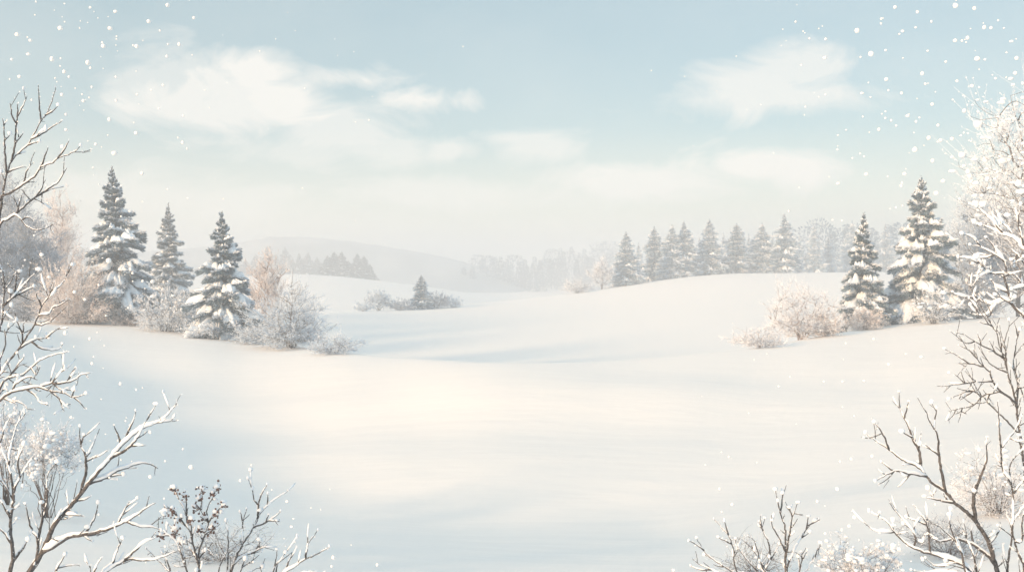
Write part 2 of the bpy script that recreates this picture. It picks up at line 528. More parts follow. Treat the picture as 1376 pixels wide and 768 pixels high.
def misty_spruce(px, top, d, wpx, k, label, group, name='spruce_tree', dark=False):
    b = spot(px, d)
    H = row_z(top, d) - b[2]
    t = thing(name, label, 'tree', b, group)
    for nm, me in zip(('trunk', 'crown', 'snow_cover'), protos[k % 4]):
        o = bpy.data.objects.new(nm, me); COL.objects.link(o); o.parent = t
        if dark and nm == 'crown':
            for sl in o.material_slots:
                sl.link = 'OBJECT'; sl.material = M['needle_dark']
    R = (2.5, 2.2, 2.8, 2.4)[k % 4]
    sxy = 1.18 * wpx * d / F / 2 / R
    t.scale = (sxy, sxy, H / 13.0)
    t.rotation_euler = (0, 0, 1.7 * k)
    return t


RG = 'row of misty spruces along the crest of the right hill'
misty_spruce(841, 311, 236, 47, 0, 'first spruce at the low left end of the misty crest row', RG)
misty_spruce(879, 304, 252, 42, 1, 'slim spruce between the low end tree and the paired spruces of the crest row', RG)
misty_spruce(903, 301, 248, 44, 2, 'left spruce of the close overlapping pair in the misty crest row', RG)
misty_spruce(919, 297, 250, 46, 3, 'right spruce of the close overlapping pair in the misty crest row', RG)
misty_spruce(953, 294, 254, 46, 0, 'broad spruce standing just right of the overlapping pair on the crest', RG)
misty_spruce(990, 299, 256, 45, 1, 'middle spruce of the crest row, second left of the tallest', RG)
misty_spruce(1024, 299, 258, 44, 2, 'pale spruce on the crest directly left of the tallest misty spruce', RG)
misty_spruce(1054, 287, 256, 46, 3, 'tallest misty spruce of the row along the hill crest', RG)
RF = 'fainter spruces behind the crest row'
fl = 'faint spruce standing in the mist behind the gaps of the crest row'
for i, (px, top, w) in enumerate(((858, 325, 26), (930, 312, 30), (940, 318, 30), (972, 312, 30), (1006, 314, 28), (1038, 312, 30), (1074, 316, 30))):
    misty_spruce(px, top, 330, w, i + 1, fl, RF)
misty_spruce(1094, 300, 330, 44, 0, 'pale tall spruce in the mist just right of the crest row', RF)
misty_spruce(1113, 315, 340, 34, 1, 'short pale spruce in the mist between the crest row and the snow-laden spruces', RF)
misty_spruce(1145, 296, 350, 46, 2, 'ghostly wide spruce in mist behind the smaller snow-laden spruce', RF)
misty_spruce(1190, 300, 360, 44, 3, 'ghostly spruce in mist between the two snow-laden spruces', RF)

LG = 'spruces on the far left hill'
for i, (px, top, w, lb) in enumerate(((440, 343, 22, 'short leftmost spruce of the left dark clump on the far hill'),
                                      (449, 338, 22, 'slim spruce second from the left in the left dark clump on the far hill'),
                                      (459, 337, 22, 'tallest spruce of the left dark clump on the far hill'),
                                      (468, 350, 18, 'low spruce closing the right side of the left dark clump on the far hill'),
                                      (480, 340, 22, 'tallest spruce of the separate right clump on the far hill'),
                                      (489, 343, 20, 'second spruce of the separate right clump on the far hill'),
                                      (497, 354, 15, 'smallest spruce at the right end of the far hill'))):
    misty_spruce(px, top, 440, w * 1.15, i, lb, LG, dark=True)
LF = 'faint spruces in mist behind the far left hill'
for i, (px, top, w) in enumerate(((318, 345, 26), (330, 348, 28), (343, 341, 28), (359, 331, 30), (371, 341, 26), (383, 332, 30), (393, 346, 24), (402, 340, 28), (414, 338, 28), (426, 345, 26))):
    misty_spruce(px, top, 520, w * 1.15, i, 'very faint spruce of the misty row behind the far left hill', LF, dark=True)

# small spruce standing alone in the middle of the field
misty_spruce(566, 369, 184, 32, 1, 'small lone spruce among low frosted bushes in the middle distance', None)

# ---- far-off wood: one pale mass
rs = np.random.RandomState(77)
fo = MB()
cols = [(585, 830, 50), (1062, 1480, 40), (-500, 60, 30)]
top_mid = interp([(590, 375), (620, 356), (660, 345), (700, 344), (740, 340), (800, 333), (840, 330)])
for x0, x1, n in cols:
    for i in range(n):
        px = x0 + (x1 - x0) * (i + rs.uniform(0.1, 0.9)) / n
        if x0 == 585:
            d = rs.uniform(590, 680); top = float(top_mid(px)) + rs.normal(4, 5)
        elif x0 == 1062:
            d = rs.uniform(380, 430); top = 312 - 12 * min(1, (px - 1062) / 120) + rs.normal(0, 7)
        else:
            d = rs.uniform(380, 450); top = 322 + rs.normal(0, 8)
        b = spot(px, d); H = row_z(top, d) - b[2]
        R = H * (rs.uniform(0.15, 0.22) if rs.rand() < 0.6 else rs.uniform(0.25, 0.34))
        m = 520
        conif = R < 0.23 * H
        hh = rs.beta(1.0, 1.25, m) if conif else rs.uniform(0.12, 1, m)
        prof = (1 - hh) if conif else np.sqrt(np.clip(1 - ((hh - 0.55) / 0.46) ** 2, 0, 1))
        a = rs.uniform(0, 2 * PI, m); rr = R * prof * np.sqrt(rs.uniform(0.1, 1, m)) + 0.05
        c = b + np.stack([np.cos(a) * rr, np.sin(a) * rr, hh * H], 1)
        dd = np.stack([np.cos(a), np.sin(a), np.full(m, -0.35 if conif else 0.8)], 1) + rs.normal(0, .3, (m, 3))
        sprays(fo, c, dd, rs.uniform(0.8, 1.9, m), rs.uniform(0.18, 0.4, m), rs)
        prisms(fo, [b - UP * .3], [b + UP * H * 0.97], 0.22, 0.03, 5)
tag(fo.build('forest', 'forest', smooth=False), 'pale far-off wood dissolving in the mist behind the hills', 'forest', kind='stuff')


# ------------------------------------------------------------------ frosted bushes and trees
def bez(p0, c, p1, n):
    t = np.linspace(0, 1, n)[:, None]
    return (1 - t) ** 2 * p0 + 2 * t * (1 - t) * c + t ** 2 * p1


def frost_plant(name, label, cat, px, top, d, wpx, seed, frost, bark='bark_far', n0=7, n1=40, n2=320, n3=2200, trunk=0.0, low=0.12, dens=1.0,
                rad=0.03, fsize=0.05, shape=1.0, group=None, base_row=None, hpx=None, z_off=0.0, clump=0, tip_bias=0.6, tw=0.006, bare=0.0, lean=0.0):
    """bush or tree: wooden stems (part stems/trunk), a crown of fine rimed twigs"""
    n3 = int(n3 * 0.8)
    rs = np.random.RandomState(seed)
    b = spot(px, d); b[2] += z_off
    H = row_z(top, d) - b[2]; W = wpx * d / F
    t = thing(name, label, cat, b, group)
    cz, rz = H * (0.5 + low / 2), H * (0.5 - low / 2)
    dome = trunk <= 0 and low <= 0.1
    def envelope(n, power):
        v = nrm(rs.normal(0, 1, (n, 3))) * (rs.uniform(0, 1, n) ** power)[:, None]
        wob = 1 + 0.24 * np.sin(5 * np.arctan2(v[:, 1], v[:, 0]) + seed) + 0.16 * np.sin(9 * v[:, 2] + seed * 2 + 3 * np.arctan2(v[:, 1], v[:, 0]))
        v = v * wob[:, None]
        w = np.stack([v[:, 0] * W / 2, v[:, 1] * W / 2, cz + v[:, 2] * rz], 1)
        if dome:
            w[:, 2] = 0.30 * H + np.where(v[:, 2] > 0, 0.66 * H, 0.28 * H) * v[:, 2]
        k = np.clip((w[:, 2] / H), 0.0, 1)
        s = np.where(k < 0.45, 1 - shape * 0.55 * (1 - k / 0.45), 1.0)
        w[:, :2] *= s[:, None]
        w[:, 0] += lean * k
        w[:, 2] = np.maximum(w[:, 2], 0.04 * H)
        return w
    st, cr = MB(), MB()
    nodes, lev = [], []
    if trunk > 0:
        zs = np.linspace(-0.2, H * 0.88, 12)
        tp = np.stack([lean * (np.clip(zs, 0, H) / H) + 0.02 * H * np.sin(zs / H * 5 + seed), 0.015 * H * np.sin(zs / H * 7 + 2 * seed), zs], 1)
        tube(st, tp, rad * 1.6 * (1 - 0.88 * np.clip(zs / (H * .88), 0, 1)) + 0.01, 7)
        nodes.append(tp[2:])
    T0 = envelope(n0, 0.25)
    if trunk <= 0:
        T0[:, 2] = np.maximum(T0[:, 2], 0.35 * H)
    for q in T0:
        if trunk > 0:
            hr = np.linalg.norm(q[:2])
            za = np.clip(q[2] - 0.9 * hr - 0.05 * H, trunk * H * rs.uniform(.6, 1.2), H * 0.8)
            p0 = np.array([np.interp(za, tp[:, 2], tp[:, 0]), np.interp(za, tp[:, 2], tp[:, 1]), za])
            c = p0 * 0.45 + q * 0.55 + np.array([0, 0, -0.02 * H]) + rs.normal(0, 0.04 * W, 3)
        else:
            p0 = np.array([rs.normal(0, 0.04 * W), rs.normal(0, 0.04 * W), -0.08])
            c = p0 * 0.5 + q * 0.5; c[2] += 0.10 * H; c[:2] *= 0.75
        pl = bez(p0, c, q, 9); pl[1:-1] += rs.normal(0, 0.012 * H, (7, 3))
        tube(st, pl, np.linspace(rad * rs.uniform(.6, 1), rad * 0.16, 9), 5)
        nodes.append(pl[2:])
    def attach(T, cand, n, r0, r1, k, mbx, mi=0, sag=0.0):
        A = np.concatenate(cand)
        df = T[:, None, :] - A[None]
        hor = np.linalg.norm(df[..., :2], axis=-1)
        cost = np.linalg.norm(df, axis=-1) + 1.5 * np.maximum(0, 0.35 * hor - df[..., 2])
        p0 = A[cost.argmin(1)]
        ctl = p0 * 0.5 + T * 0.5 + np.stack([rs.normal(0, .05 * W, len(T)), rs.normal(0, .05 * W, len(T)), rs.normal(0.0, 0.03 * H, len(T))], 1)
        tt = np.linspace(0, 1, n)[None, :, None]
        pl = (1 - tt) ** 2 * p0[:, None] + 2 * tt * (1 - tt) * ctl[:, None] + tt ** 2 * T[:, None]
        rr = np.linspace(r0, r1, n)
        for i in range(n - 1):
            prisms(mbx, pl[:, i], pl[:, i + 1], rr[i], rr[i + 1], k, mi)
        return pl
    T1 = envelope(n1, 0.35)
    p1 = attach(T1, nodes, 6, rad * 0.36, rad * 0.14, 4, st)
    nodes1 = nodes + [p1[:, 1:].reshape(-1, 3)]
    T2 = envelope(n2, 0.45)
    p2 = attach(T2, nodes1, 4, rad * 0.16, tw, 3, cr, 1)
    # last twigs: outward and up from the ends
    A = p2[:, 1:].reshape(-1, 3)
    A = A[rs.randint(0, len(A), n3)]
    out = A - np.array([0, 0, 0.3 * H]); out = nrm(out)
    dirs = nrm(out * 0.9 + rs.normal(0, 0.55, (n3, 3)) + UP * 0.35)
    n3_ = n3; ln = (0.04 + 0.055 * rs.exponential(1.0, n3).clip(0, 3)) * (H + W) / 2
    B = A + dirs * ln[:, None]
    B[:, 2] = np.maximum(B[:, 2], 0.03 * H)
    prisms(cr, A, B, tw, tw * 0.5, 3, 1 if bare else 0)
    # rime on the twigs
    m = int(n3 * 2.7 * dens)
    i = rs.randint(0, n3, m); s = rs.uniform(0, 1, m) ** tip_bias
    hk = A[i, 2] / H; hr = np.hypot(A[i, 0], A[i, 1]) / (W / 2)
    keep = rs.rand(m) < np.clip(0.15 + 0.9 * hk + 0.5 * hr, 0, 1); i, s = i[keep], s[keep]; m = len(i)
    c = A[i] + (B - A)[i] * s[:, None] + rs.normal(0, 0.01, (m, 3))
    sprays(cr, c, dirs[i] + rs.normal(0, 0.6, (m, 3)), rs.uniform(0.6, 1.7, m) * fsize, rs.uniform(0.2, 0.42, m) * fsize, rs)
    m = int(n2 * 3 * dens)
    j = rs.randint(0, n2, m); s = rs.randint(0, 3, m); f = rs.rand(m)[:, None]
    hk = p2[j, s, 2] / H; hr = np.hypot(p2[j, s, 0], p2[j, s, 1]) / (W / 2)
    keep = rs.rand(m) < np.clip(0.05 + 0.8 * hk + 0.4 * hr, 0, 1); j, s, f = j[keep], s[keep], f[keep]; m = len(j)
    c = p2[j, s] * (1 - f) + p2[j, s + 1] * f
    sprays(cr, c, rs.normal(0, 1, (m, 3)) + UP * .5, rs.uniform(0.6, 1.6, m) * fsize, rs.uniform(0.2, 0.42, m) * fsize, rs)
    if trunk > 0:
        st.build('trunk', bark, t)
    else:
        st.build('stems', bark, t)
    cr.build('crown', [frost, bark], t, smooth=False)
    if clump:
        sn = MB()
        k = rs.choice(len(B), clump)
        w = B[k]; w = w[w[:, 2] > 0.45 * H]
        blobs(sn, w, (0.35 + rs.exponential(0.42, len(w)).clip(0, 1.7)) * fsize * 1.25, rs, ICO1, 0.22, (1.15, 1.15, 0.8))
        sn.build('snow_cover', 'snow', t)
    return t


FP = frost_plant
# left rise
FP('frosted_tree', 'tall misty grey frosted tree on the left edge behind the snowy boughs', 'tree', 4, 232, 112, 84, 101, 'grey_frost', n0=12, n1=70, n2=520, n3=5200, trunk=.25, rad=.14, fsize=.16, tw=.015, dens=1.3, shape=.6)
FP('frosted_tree', 'rounded bluish grey frosted tree between the left edge and the peach bush', 'tree', 34, 298, 100, 84, 102, 'grey_frost', n0=12, n1=70, n2=560, n3=6500, trunk=.15, rad=.12, fsize=.14, tw=.013, dens=1.5, shape=.4)
FP('frosted_tree', 'dark grey frosted tree at the left edge, lower than its misty neighbour', 'tree', -22, 300, 94, 90, 103, 'grey_frost', n0=12, n1=70, n2=560, n3=6500, trunk=.15, rad=.12, fsize=.14, tw=.013, dens=1.5, shape=.4)
FP('frosted_tree', 'slender pink frosted tree between the grey trees and the tallest spruce', 'tree', 80, 264, 125, 60, 104, 'pink_frost', 'bark_pink', n0=12, n1=60, n2=420, n3=4200, trunk=.25, rad=.12, fsize=.15, tw=.012, dens=1.0, shape=.5)
FP('round_bush', 'round peach coloured frosted bush in front of the tallest spruce', 'bush', 100, 350, 85, 116, 105, 'peach_frost', 'bark_pink', n0=11, n1=80, n2=620, n3=8000, rad=.06, fsize=.085, tw=.009, dens=1.2, shape=.2, low=.0)
FP('low_bush', 'low pinkish frosted bush at the foot of the tallest spruce', 'bush', 178, 412, 86, 66, 106, 'pink_frost', 'bark_pink', n0=9, n1=40, n2=260, n3=2600, rad=.04, fsize=.08, shape=.2, low=.02)
FP('frosted_bush', 'bright white frosted bush between the tallest and the dark blue-grey spruce', 'bush', 226, 384, 82, 86, 107, 'white_frost', n0=13, n1=70, n2=420, n3=3800, rad=.05, fsize=.09, tw=.010, dens=1.3, shape=.2, low=.0, clump=160)
FP('low_bush', 'low white frosted bush at the foot of the dark blue-grey spruce', 'bush', 274, 428, 78, 60, 108, 'white_frost', n0=8, n1=36, n2=200, n3=1800, rad=.03, fsize=.08, shape=.2, low=.02, clump=60)
FP('frosted_tree', 'small pale peach frosted tree behind the bluish bush', 'tree', 357, 345, 92, 54, 109, 'pink_frost', 'bark_pink', n0=11, n1=60, n2=400, n3=4200, trunk=.2, rad=.075, fsize=.10, tw=.009, dens=1.0, shape=.55)
FP('frosted_bush', 'wide bluish frosted bush on the crest right of the dark spruce', 'bush', 388, 388, 73, 112, 110, 'blue_frost', n0=15, n1=90, n2=640, n3=6500, rad=.06, fsize=.075, tw=.009, dens=1.2, shape=.2, low=.0)
FP('frosted_bush', 'thin open frosted sapling rising behind the wide bluish bush', 'bush', 397, 366, 76, 40, 111, 'white_frost', n0=5, n1=24, n2=90, n3=480, rad=.05, fsize=.06, tw=.010, dens=.8, shape=.9, low=.3)
FP('low_bush', 'low bluish frosted bush at the right end of the left thicket', 'bush', 446, 450, 67, 78, 112, 'blue_frost', n0=9, n1=44, n2=300, n3=2600, rad=.03, fsize=.065, shape=.3, low=.02)
FP('low_bush', 'low grey frosted bush at the left edge in front of the dark grey tree', 'bush', 34, 392, 86, 76, 115, 'grey_frost', n0=9, n1=44, n2=320, n3=3200, rad=.035, fsize=.08, tw=.009, dens=1.1, shape=.2, low=.0)
FP('low_bush', 'low pale frosted bush filling the gap left of the dark blue-grey spruce', 'bush', 254, 410, 84, 52, 116, 'blue_frost', n0=9, n1=40, n2=260, n3=2400, rad=.035, fsize=.08, tw=.009, dens=1.1, shape=.2, low=.0)
FP('low_bush', 'low bluish frosted bush between the dark spruce and the wide bluish bush', 'bush', 338, 436, 76, 50, 117, 'blue_frost', n0=9, n1=40, n2=260, n3=2200, rad=.03, fsize=.07, tw=.009, dens=1.1, shape=.2, low=.0)
# middle distance
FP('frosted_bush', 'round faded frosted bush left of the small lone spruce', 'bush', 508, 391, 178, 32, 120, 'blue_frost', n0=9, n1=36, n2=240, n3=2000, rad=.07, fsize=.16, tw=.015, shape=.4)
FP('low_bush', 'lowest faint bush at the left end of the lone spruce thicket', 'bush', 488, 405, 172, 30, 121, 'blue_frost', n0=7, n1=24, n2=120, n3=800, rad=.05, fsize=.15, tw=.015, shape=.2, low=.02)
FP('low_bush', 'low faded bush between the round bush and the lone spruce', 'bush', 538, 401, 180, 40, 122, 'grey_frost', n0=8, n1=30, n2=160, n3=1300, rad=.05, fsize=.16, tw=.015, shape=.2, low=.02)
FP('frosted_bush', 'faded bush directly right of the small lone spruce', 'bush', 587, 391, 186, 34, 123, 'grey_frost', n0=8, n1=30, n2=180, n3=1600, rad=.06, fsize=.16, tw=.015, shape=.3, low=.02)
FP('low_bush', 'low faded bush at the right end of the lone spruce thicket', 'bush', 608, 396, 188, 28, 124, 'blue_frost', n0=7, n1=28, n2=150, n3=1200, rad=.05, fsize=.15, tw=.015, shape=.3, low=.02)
FP('frosted_tree', 'small white frosted tree beside the low end of the crest row', 'tree', 809, 348, 230, 32, 125, 'cream_frost', n0=9, n1=40, n2=260, n3=2400, trunk=.12, rad=.1, fsize=.2, tw=.02, shape=.4)
FP('frosted_bush', 'rounded white frosted bush at the low end of the right hill crest', 'bush', 775, 373, 222, 44, 126, 'cream_frost', n0=9, n1=40, n2=260, n3=2400, rad=.07, fsize=.18, tw=.018, shape=.3, low=.02)
# right rise
FP('frosted_bush', 'tall cream frosted bush left of the smaller snow-laden spruce', 'bush', 1078, 376, 76, 96, 130, 'cream_frost', 'bark_pink', n0=13, n1=70, n2=460, n3=4200, rad=.06, fsize=.075, tw=.009, dens=.8, shape=.25, low=.0)
FP('low_bush', 'low cream frosted bush at the left end of the right thicket', 'bush', 1020, 440, 69, 74, 131, 'cream_frost', 'bark_pink', n0=9, n1=44, n2=260, n3=2400, rad=.035, fsize=.07, shape=.15, low=.0)
FP('low_bush', 'small dense peach bush between the tall cream bush and the smaller snowy spruce', 'bush', 1108, 417, 76, 46, 132, 'peach_frost', 'bark_pink', n0=9, n1=44, n2=300, n3=3000, rad=.035, fsize=.075, shape=.15, low=.0)
FP('low_bush', 'rounded peach bush at the foot of the smaller snow-laden spruce', 'bush', 1163, 414, 80, 54, 133, 'peach_frost', 'bark_pink', n0=10, n1=48, n2=340, n3=3600, rad=.035, fsize=.075, shape=.3, low=.03)
FP('frosted_bush', 'white frosted shrub in front of the large snow-laden spruce', 'bush', 1254, 388, 80, 64, 134, 'white_frost', n0=11, n1=44, n2=240, n3=1800, rad=.04, fsize=.08, tw=.010, shape=.6, low=.03, clump=120)
FP('frosted_tree', 'beige grey frosted tree right of the large snow-laden spruce', 'tree', 1318, 250, 98, 84, 135, 'blue_frost', n0=14, n1=80, n2=620, n3=7000, trunk=.15, rad=.12, fsize=.13, tw=.012, dens=1.2, shape=.25)
FP('frosted_tree', 'dense grey frosted tree on the right edge behind the snowy boughs', 'tree', 1372, 262, 92, 96, 136, 'grey_frost', n0=14, n1=80, n2=620, n3=7000, trunk=.12, rad=.12, fsize=.13, tw=.012, dens=1.3, shape=.2)
FP('frosted_bush', 'grey frosted bush at the foot of the beige frosted tree', 'bush', 1315, 352, 84, 70, 137, 'grey_frost', n0=11, n1=60, n2=440, n3=4200, rad=.05, fsize=.10, tw=.010, shape=.25, low=.03, clump=150)
FP('frosted_tree', 'tall white frosted tree with open crown on the right edge', 'tree', 1398, 120, 60, 158, 138, 'white_frost', n0=16, n1=60, n2=340, n3=3300, trunk=.3, rad=.10, fsize=.085, tw=.008, dens=1.25, shape=.3, low=.3, lean=-1.2, clump=700, tip_bias=.4)
# near field
FP('frosted_bush', 'rounded snow-capped bush behind the big snowy shrub at lower left', 'bush', 62, 572, 20, 92, 140, 'cream_frost', n0=22, n1=70, n2=420, n3=2400, rad=.012, fsize=.022, tw=.0022, dens=1.0, shape=.7, low=.35, clump=420)
FP('frosted_bush', 'snow-capped bush cut by the left edge above the big shrub', 'bush', 8, 545, 21, 60, 141, 'cream_frost', n0=16, n1=50, n2=300, n3=1700, rad=.012, fsize=.022, tw=.0022, shape=.7, low=.3, clump=330)
FP('frosted_bush', 'snow-topped twiggy bush behind the big dark branch at lower right', 'bush', 1338, 606, 18.5, 120, 142, 'cream_frost', n0=24, n1=80, n2=460, n3=2600, rad=.010, fsize=.021, tw=.0022, shape=.3, low=.05, clump=360)
FP('low_bush', 'snow-heaped low bush at the bottom edge left of the big dark branch', 'bush', 1158, 727, 13.2, 122, 143, 'cream_frost', n0=22, n1=80, n2=460, n3=2400, rad=.009, fsize=.019, tw=.0018, shape=.5, low=.1, clump=600)
FP('low_bush', 'bluish frosted low bush behind the berry shrub at the bottom edge', 'bush', 296, 704, 14.5, 150, 144, 'blue_frost', n0=22, n1=70, n2=420, n3=2000, rad=.008, fsize=.012, tw=.0018, shape=.5, low=.1, dens=.6)
FP('low_bush', 'frosted low bush inside the twiggy shrub at the bottom edge', 'bush', 1015, 716, 14.2, 120, 145, 'blue_frost', n0=20, n1=60, n2=320, n3=1500, rad=.008, fsize=.012, tw=.0018, shape=.5, low=.1, dens=.6)
FP('low_bush', 'grey frosted bush under the forked branches at lower right', 'bush', 1275, 690, 15, 120, 146, 'grey_frost', n0=20, n1=60, n2=360, n3=1800, rad=.008, fsize=.014, tw=.002, shape=.5, low=.1, dens=.7, clump=60)


# ------------------------------------------------------------------ near shrubs with traced main branches
def smooth_line(pts, step):
    """Catmull-Rom through pts (n,k), resampled about every step (first two columns measure length)"""
    p = np.asarray(pts, float)
    if len(p) == 2:
        p = np.array([p[0], p[0] * .5 + p[1] * .5, p[1]])
    q = np.concatenate([[2 * p[0] - p[1]], p, [2 * p[-1] - p[-2]]])
    out = []
    for i in range(len(p) - 1):
        a, b, c, d = q[i:i + 4]
        n = max(2, int(np.linalg.norm((c - b)[:2]) / step))
        t = np.linspace(0, 1, n, endpoint=False)[:, None]
        out.append(0.5 * (2 * b + (c - a) * t + (2 * a - 5 * b + 4 * c - d) * t ** 2 + (3 * b - a - 3 * c + d) * t ** 3))
    return np.concatenate(out + [p[-1:]])


def traced(name, label, cat, zoom, d0, lines, seed, rbase=5.0, twigs=1.0, snow=1.0, tips=0.5, base=None, group=None, rmin=0.65, slope=0.45, tiplen=(9, 30), thin=.68, bark='bark', clusters=(), twig_snow=.5):
    """zoom=(x0,y0,scale); lines = list of (radius_start_px, [(zx,zy)...]); base=(px,py) where the main stems meet the ground"""
    rs = np.random.RandomState(seed)
    x0, y0, zs = zoom
    k = d0 / F
    br, sn = MB(), MB()
    done, polys, endpts = [], [], []
    for li, (r, pts) in enumerate(lines):
        p = np.array([(x0 + a / zs, y0 + b / zs) for a, b in pts])
        start_d, par_r = d0, None
        if done:
            A = np.concatenate(done)
            dist = np.linalg.norm(A[:, :2] - p[0], axis=1)
            j = dist.argmin()
            if dist[j] < 14:
                start_d = A[j, 2]; par_r = A[j, 3]
                p = np.concatenate([[A[j, :2]], p[1:]]) if dist[j] < 8 else np.concatenate([[A[j, :2]], p])
        r = r * thin
        cum = np.concatenate([[0], np.cumsum(np.linalg.norm(np.diff(p, axis=0), axis=1))])
        sl = rs.uniform(-slope, slope) if li else rs.uniform(-.15, .15)
        dep = start_d + (sl * cum + rs.normal(0, 1.5, len(cum)) * (cum > 0)) * k
        q = smooth_line(np.column_stack([p, dep]), 4.0)
        n = len(q)
        q[1:-1, :2] += rs.normal(0, 0.35, (n - 2, 2))
        t = np.linspace(0, 1, n)
        r0 = r if par_r is None else min(r, par_r * 0.92)
        rr = r0 * (1 - t) ** 0.75 + rmin * (1 - 0.45 * t)
        done.append(np.column_stack([q, rr]))
        w = np.stack([(q[:, 0] - CX) * q[:, 2] / F, q[:, 2], CZ - (q[:, 1] - HY) * q[:, 2] / F], 1)
        polys.append((w, rr * k, r0, par_r is None))
    root = polys[0][0][0].copy()
    # stems go down to the ground
    gx = root.copy(); gx[2] = gz(gx[0], gx[1])
    t = thing(name, label, cat, gx, group)
    loc = gx
    def lump(n, s):
        v = np.cumsum(rs.normal(0, 1, n + 30)); v = np.convolve(v - np.linspace(v[0], v[-1], len(v)), np.ones(6) / 6, 'same')[15:15 + n]
        v = (v - v.mean()) / (v.std() + 1e-6)
        return np.clip(1 + s * v, 0.15, 1.9)
    def snow_on(w, r, amt):
        n = len(w)
        tg = nrm(np.gradient(w, axis=0))
        hor = np.clip(np.linalg.norm(tg[:, :2], axis=1), 0.22, 1)
        a = amt * hor * lump(n, 0.42)
        e = np.clip(np.minimum(np.arange(n), n - 1 - np.arange(n)) / 2.0, 0.0, 1)
        a = a * (0.35 + 0.65 * e)
        a = np.where(a < 0.28, 0.0, a)
        rs_ = (0.85 * r + np.minimum(1.5 * k, 0.75 * r + 0.45 * k)) * np.clip(a, 0, 1.5)
        off = np.where(a > 0, 0.62 * r + 0.45 * rs_, 0)
        rad = np.where(a > 0, np.maximum(rs_, .3 * r), 0.25 * r)
        tube(sn, w - loc + UP * off[:, None] + rs.normal(0, 0.05, (n, 3)) * rad[:, None], rad, 7, squash=0.85, jitter=0.07, rs=rs)
    for li, (w, r, rpx, free) in enumerate(polys):
        tube(br, w - loc, r, 7 if rpx > 2 else 5, jitter=0.05, rs=rs)
        if snow > 0:
            snow_on(w, r, snow)
        if tips > 0 and rs.rand() < tips:
            endpts.append(w[-1])
        # rime crystals along the thinner outer wood
        L = len(w)
        if snow > 0:
            m = int(L * 3.2); i = np.clip((L * rs.uniform(0.25, 1, m)).astype(int), 0, L - 1)
            dd = rs.normal(0, 1, (m, 3)) + UP * 0.9
            sprays(sn, w[i] - loc + nrm(dd) * r[i][:, None] * 0.8, dd, rs.uniform(1.2, 3.2, m) * k, rs.uniform(.35, .8, m) * k, rs)
        # fine side twigs
        nt_ = rs.poisson(1.75 * twigs * L * 4.0 / 26)
        for _ in range(nt_):
            i = int(L * rs.uniform(0.12, 0.98)); i = min(i, L - 2)
            tg = nrm(w[i + 1] - w[i])
            dv = nrm(tg * rs.uniform(0.5, 1.1) + rs.normal(0, 0.6, 3) + UP * 0.3)
            ln = rs.uniform(*tiplen) * k
            mids = w[i] + dv * ln * 0.5 + rs.normal(0, 0.06, 3) * ln
            end = w[i] + dv * ln + UP * 0.1 * ln
            pl = bez(w[i], mids, end, 5)
            tube(br, pl - loc, np.linspace(min(r[i], 0.8 * k), 0.35 * k, 5), 4)
            if snow > 0:
                m = int(ln / k * 0.9); i = rs.randint(1, 5, m)
                sprays(sn, pl[i] - loc + rs.normal(0, .6 * k, (m, 3)), rs.normal(0, 1, (m, 3)) + UP, rs.uniform(1.0, 2.8, m) * k, rs.uniform(.3, .7, m) * k, rs)
            if rs.rand() < twig_snow * snow:
                pp = pl[1:]; nn = len(pp)
                tube(sn, pp - loc + UP * 0.8 * k, np.array([0.5, 1.3, 1.4, 0.7]) * k * rs.uniform(.7, 1.3), 6, jitter=.08, rs=rs)
            if rs.rand() < 0.35 * tips:
                endpts.append(end)
            if rs.rand() < .35:
                e2 = mids + nrm(dv + rs.normal(0, .5, 3)) * ln * .5
                prisms(br, [mids - loc], [e2 - loc], .45 * k, .25 * k, 3)
    # roots: thick lines whose start lies at the bottom run into the ground
    if base is not None:
        for w, r, rpx, free in polys:
            if free and w[0, 2] > gz(w[0, 0], w[0, 1]) and w[0, 2] < loc[2] + base:
                g2 = w[0] * np.array([1, 1, 0]); g2[:2] = g2[:2] * 0.6 + loc[:2] * 0.4; g2[2] = gz(g2[0], g2[1]) - 0.08
                pl = bez(g2, np.array([w[0, 0] * .6 + g2[0] * .4, w[0, 1], (w[0, 2] + g2[2]) / 2]), w[0], 8)
                tube(br, pl - loc, np.linspace(r[0] * 1.2, r[0], 8), 7, jitter=.04, rs=rs)
    if endpts:
        e = np.array(endpts) - loc + UP * 1.2 * k
        blobs(sn, e, rs.uniform(1.5, 3.4, len(e)) * k, rs, ICO1, 0.2, (1, 1, 1.05))
    br.build('branches', bark, t)
    for cx, cy in clusters:
        px, py = x0 + cx / zs, y0 + cy / zs
        A = np.concatenate(done); j = np.linalg.norm(A[:, :2] - [px, py], axis=1).argmin()
        c = P(px, py, A[j, 2]) - loc
        bm_ = MB()
        m = rs.randint(9, 15)
        o = rs.normal(0, 1, (m, 3)) * np.array([2.6, 2.6, 3.6]) * k
        blobs(bm_, c + o, rs.uniform(1.0, 1.7, m) * k, rs, ICO1, .1)
        prisms(bm_, c + o, np.repeat((P(A[j, 0], A[j, 1], A[j, 2]) - loc)[None], m, 0), .3 * k, .4 * k, 3)
        bm_.build('berry_cluster', 'berry', t)
        blobs(sn, [c + UP * 4.2 * k, c + UP * 2.6 * k + rs.normal(0, 2.2, 3) * k], [rs.uniform(3, 4.6) * k, rs.uniform(2, 3.2) * k], rs, ICO1, .15, (1.1, 1.1, .8))
    if snow > 0:
        sn.build('snow_cover', 'snow_near', t)
    return t


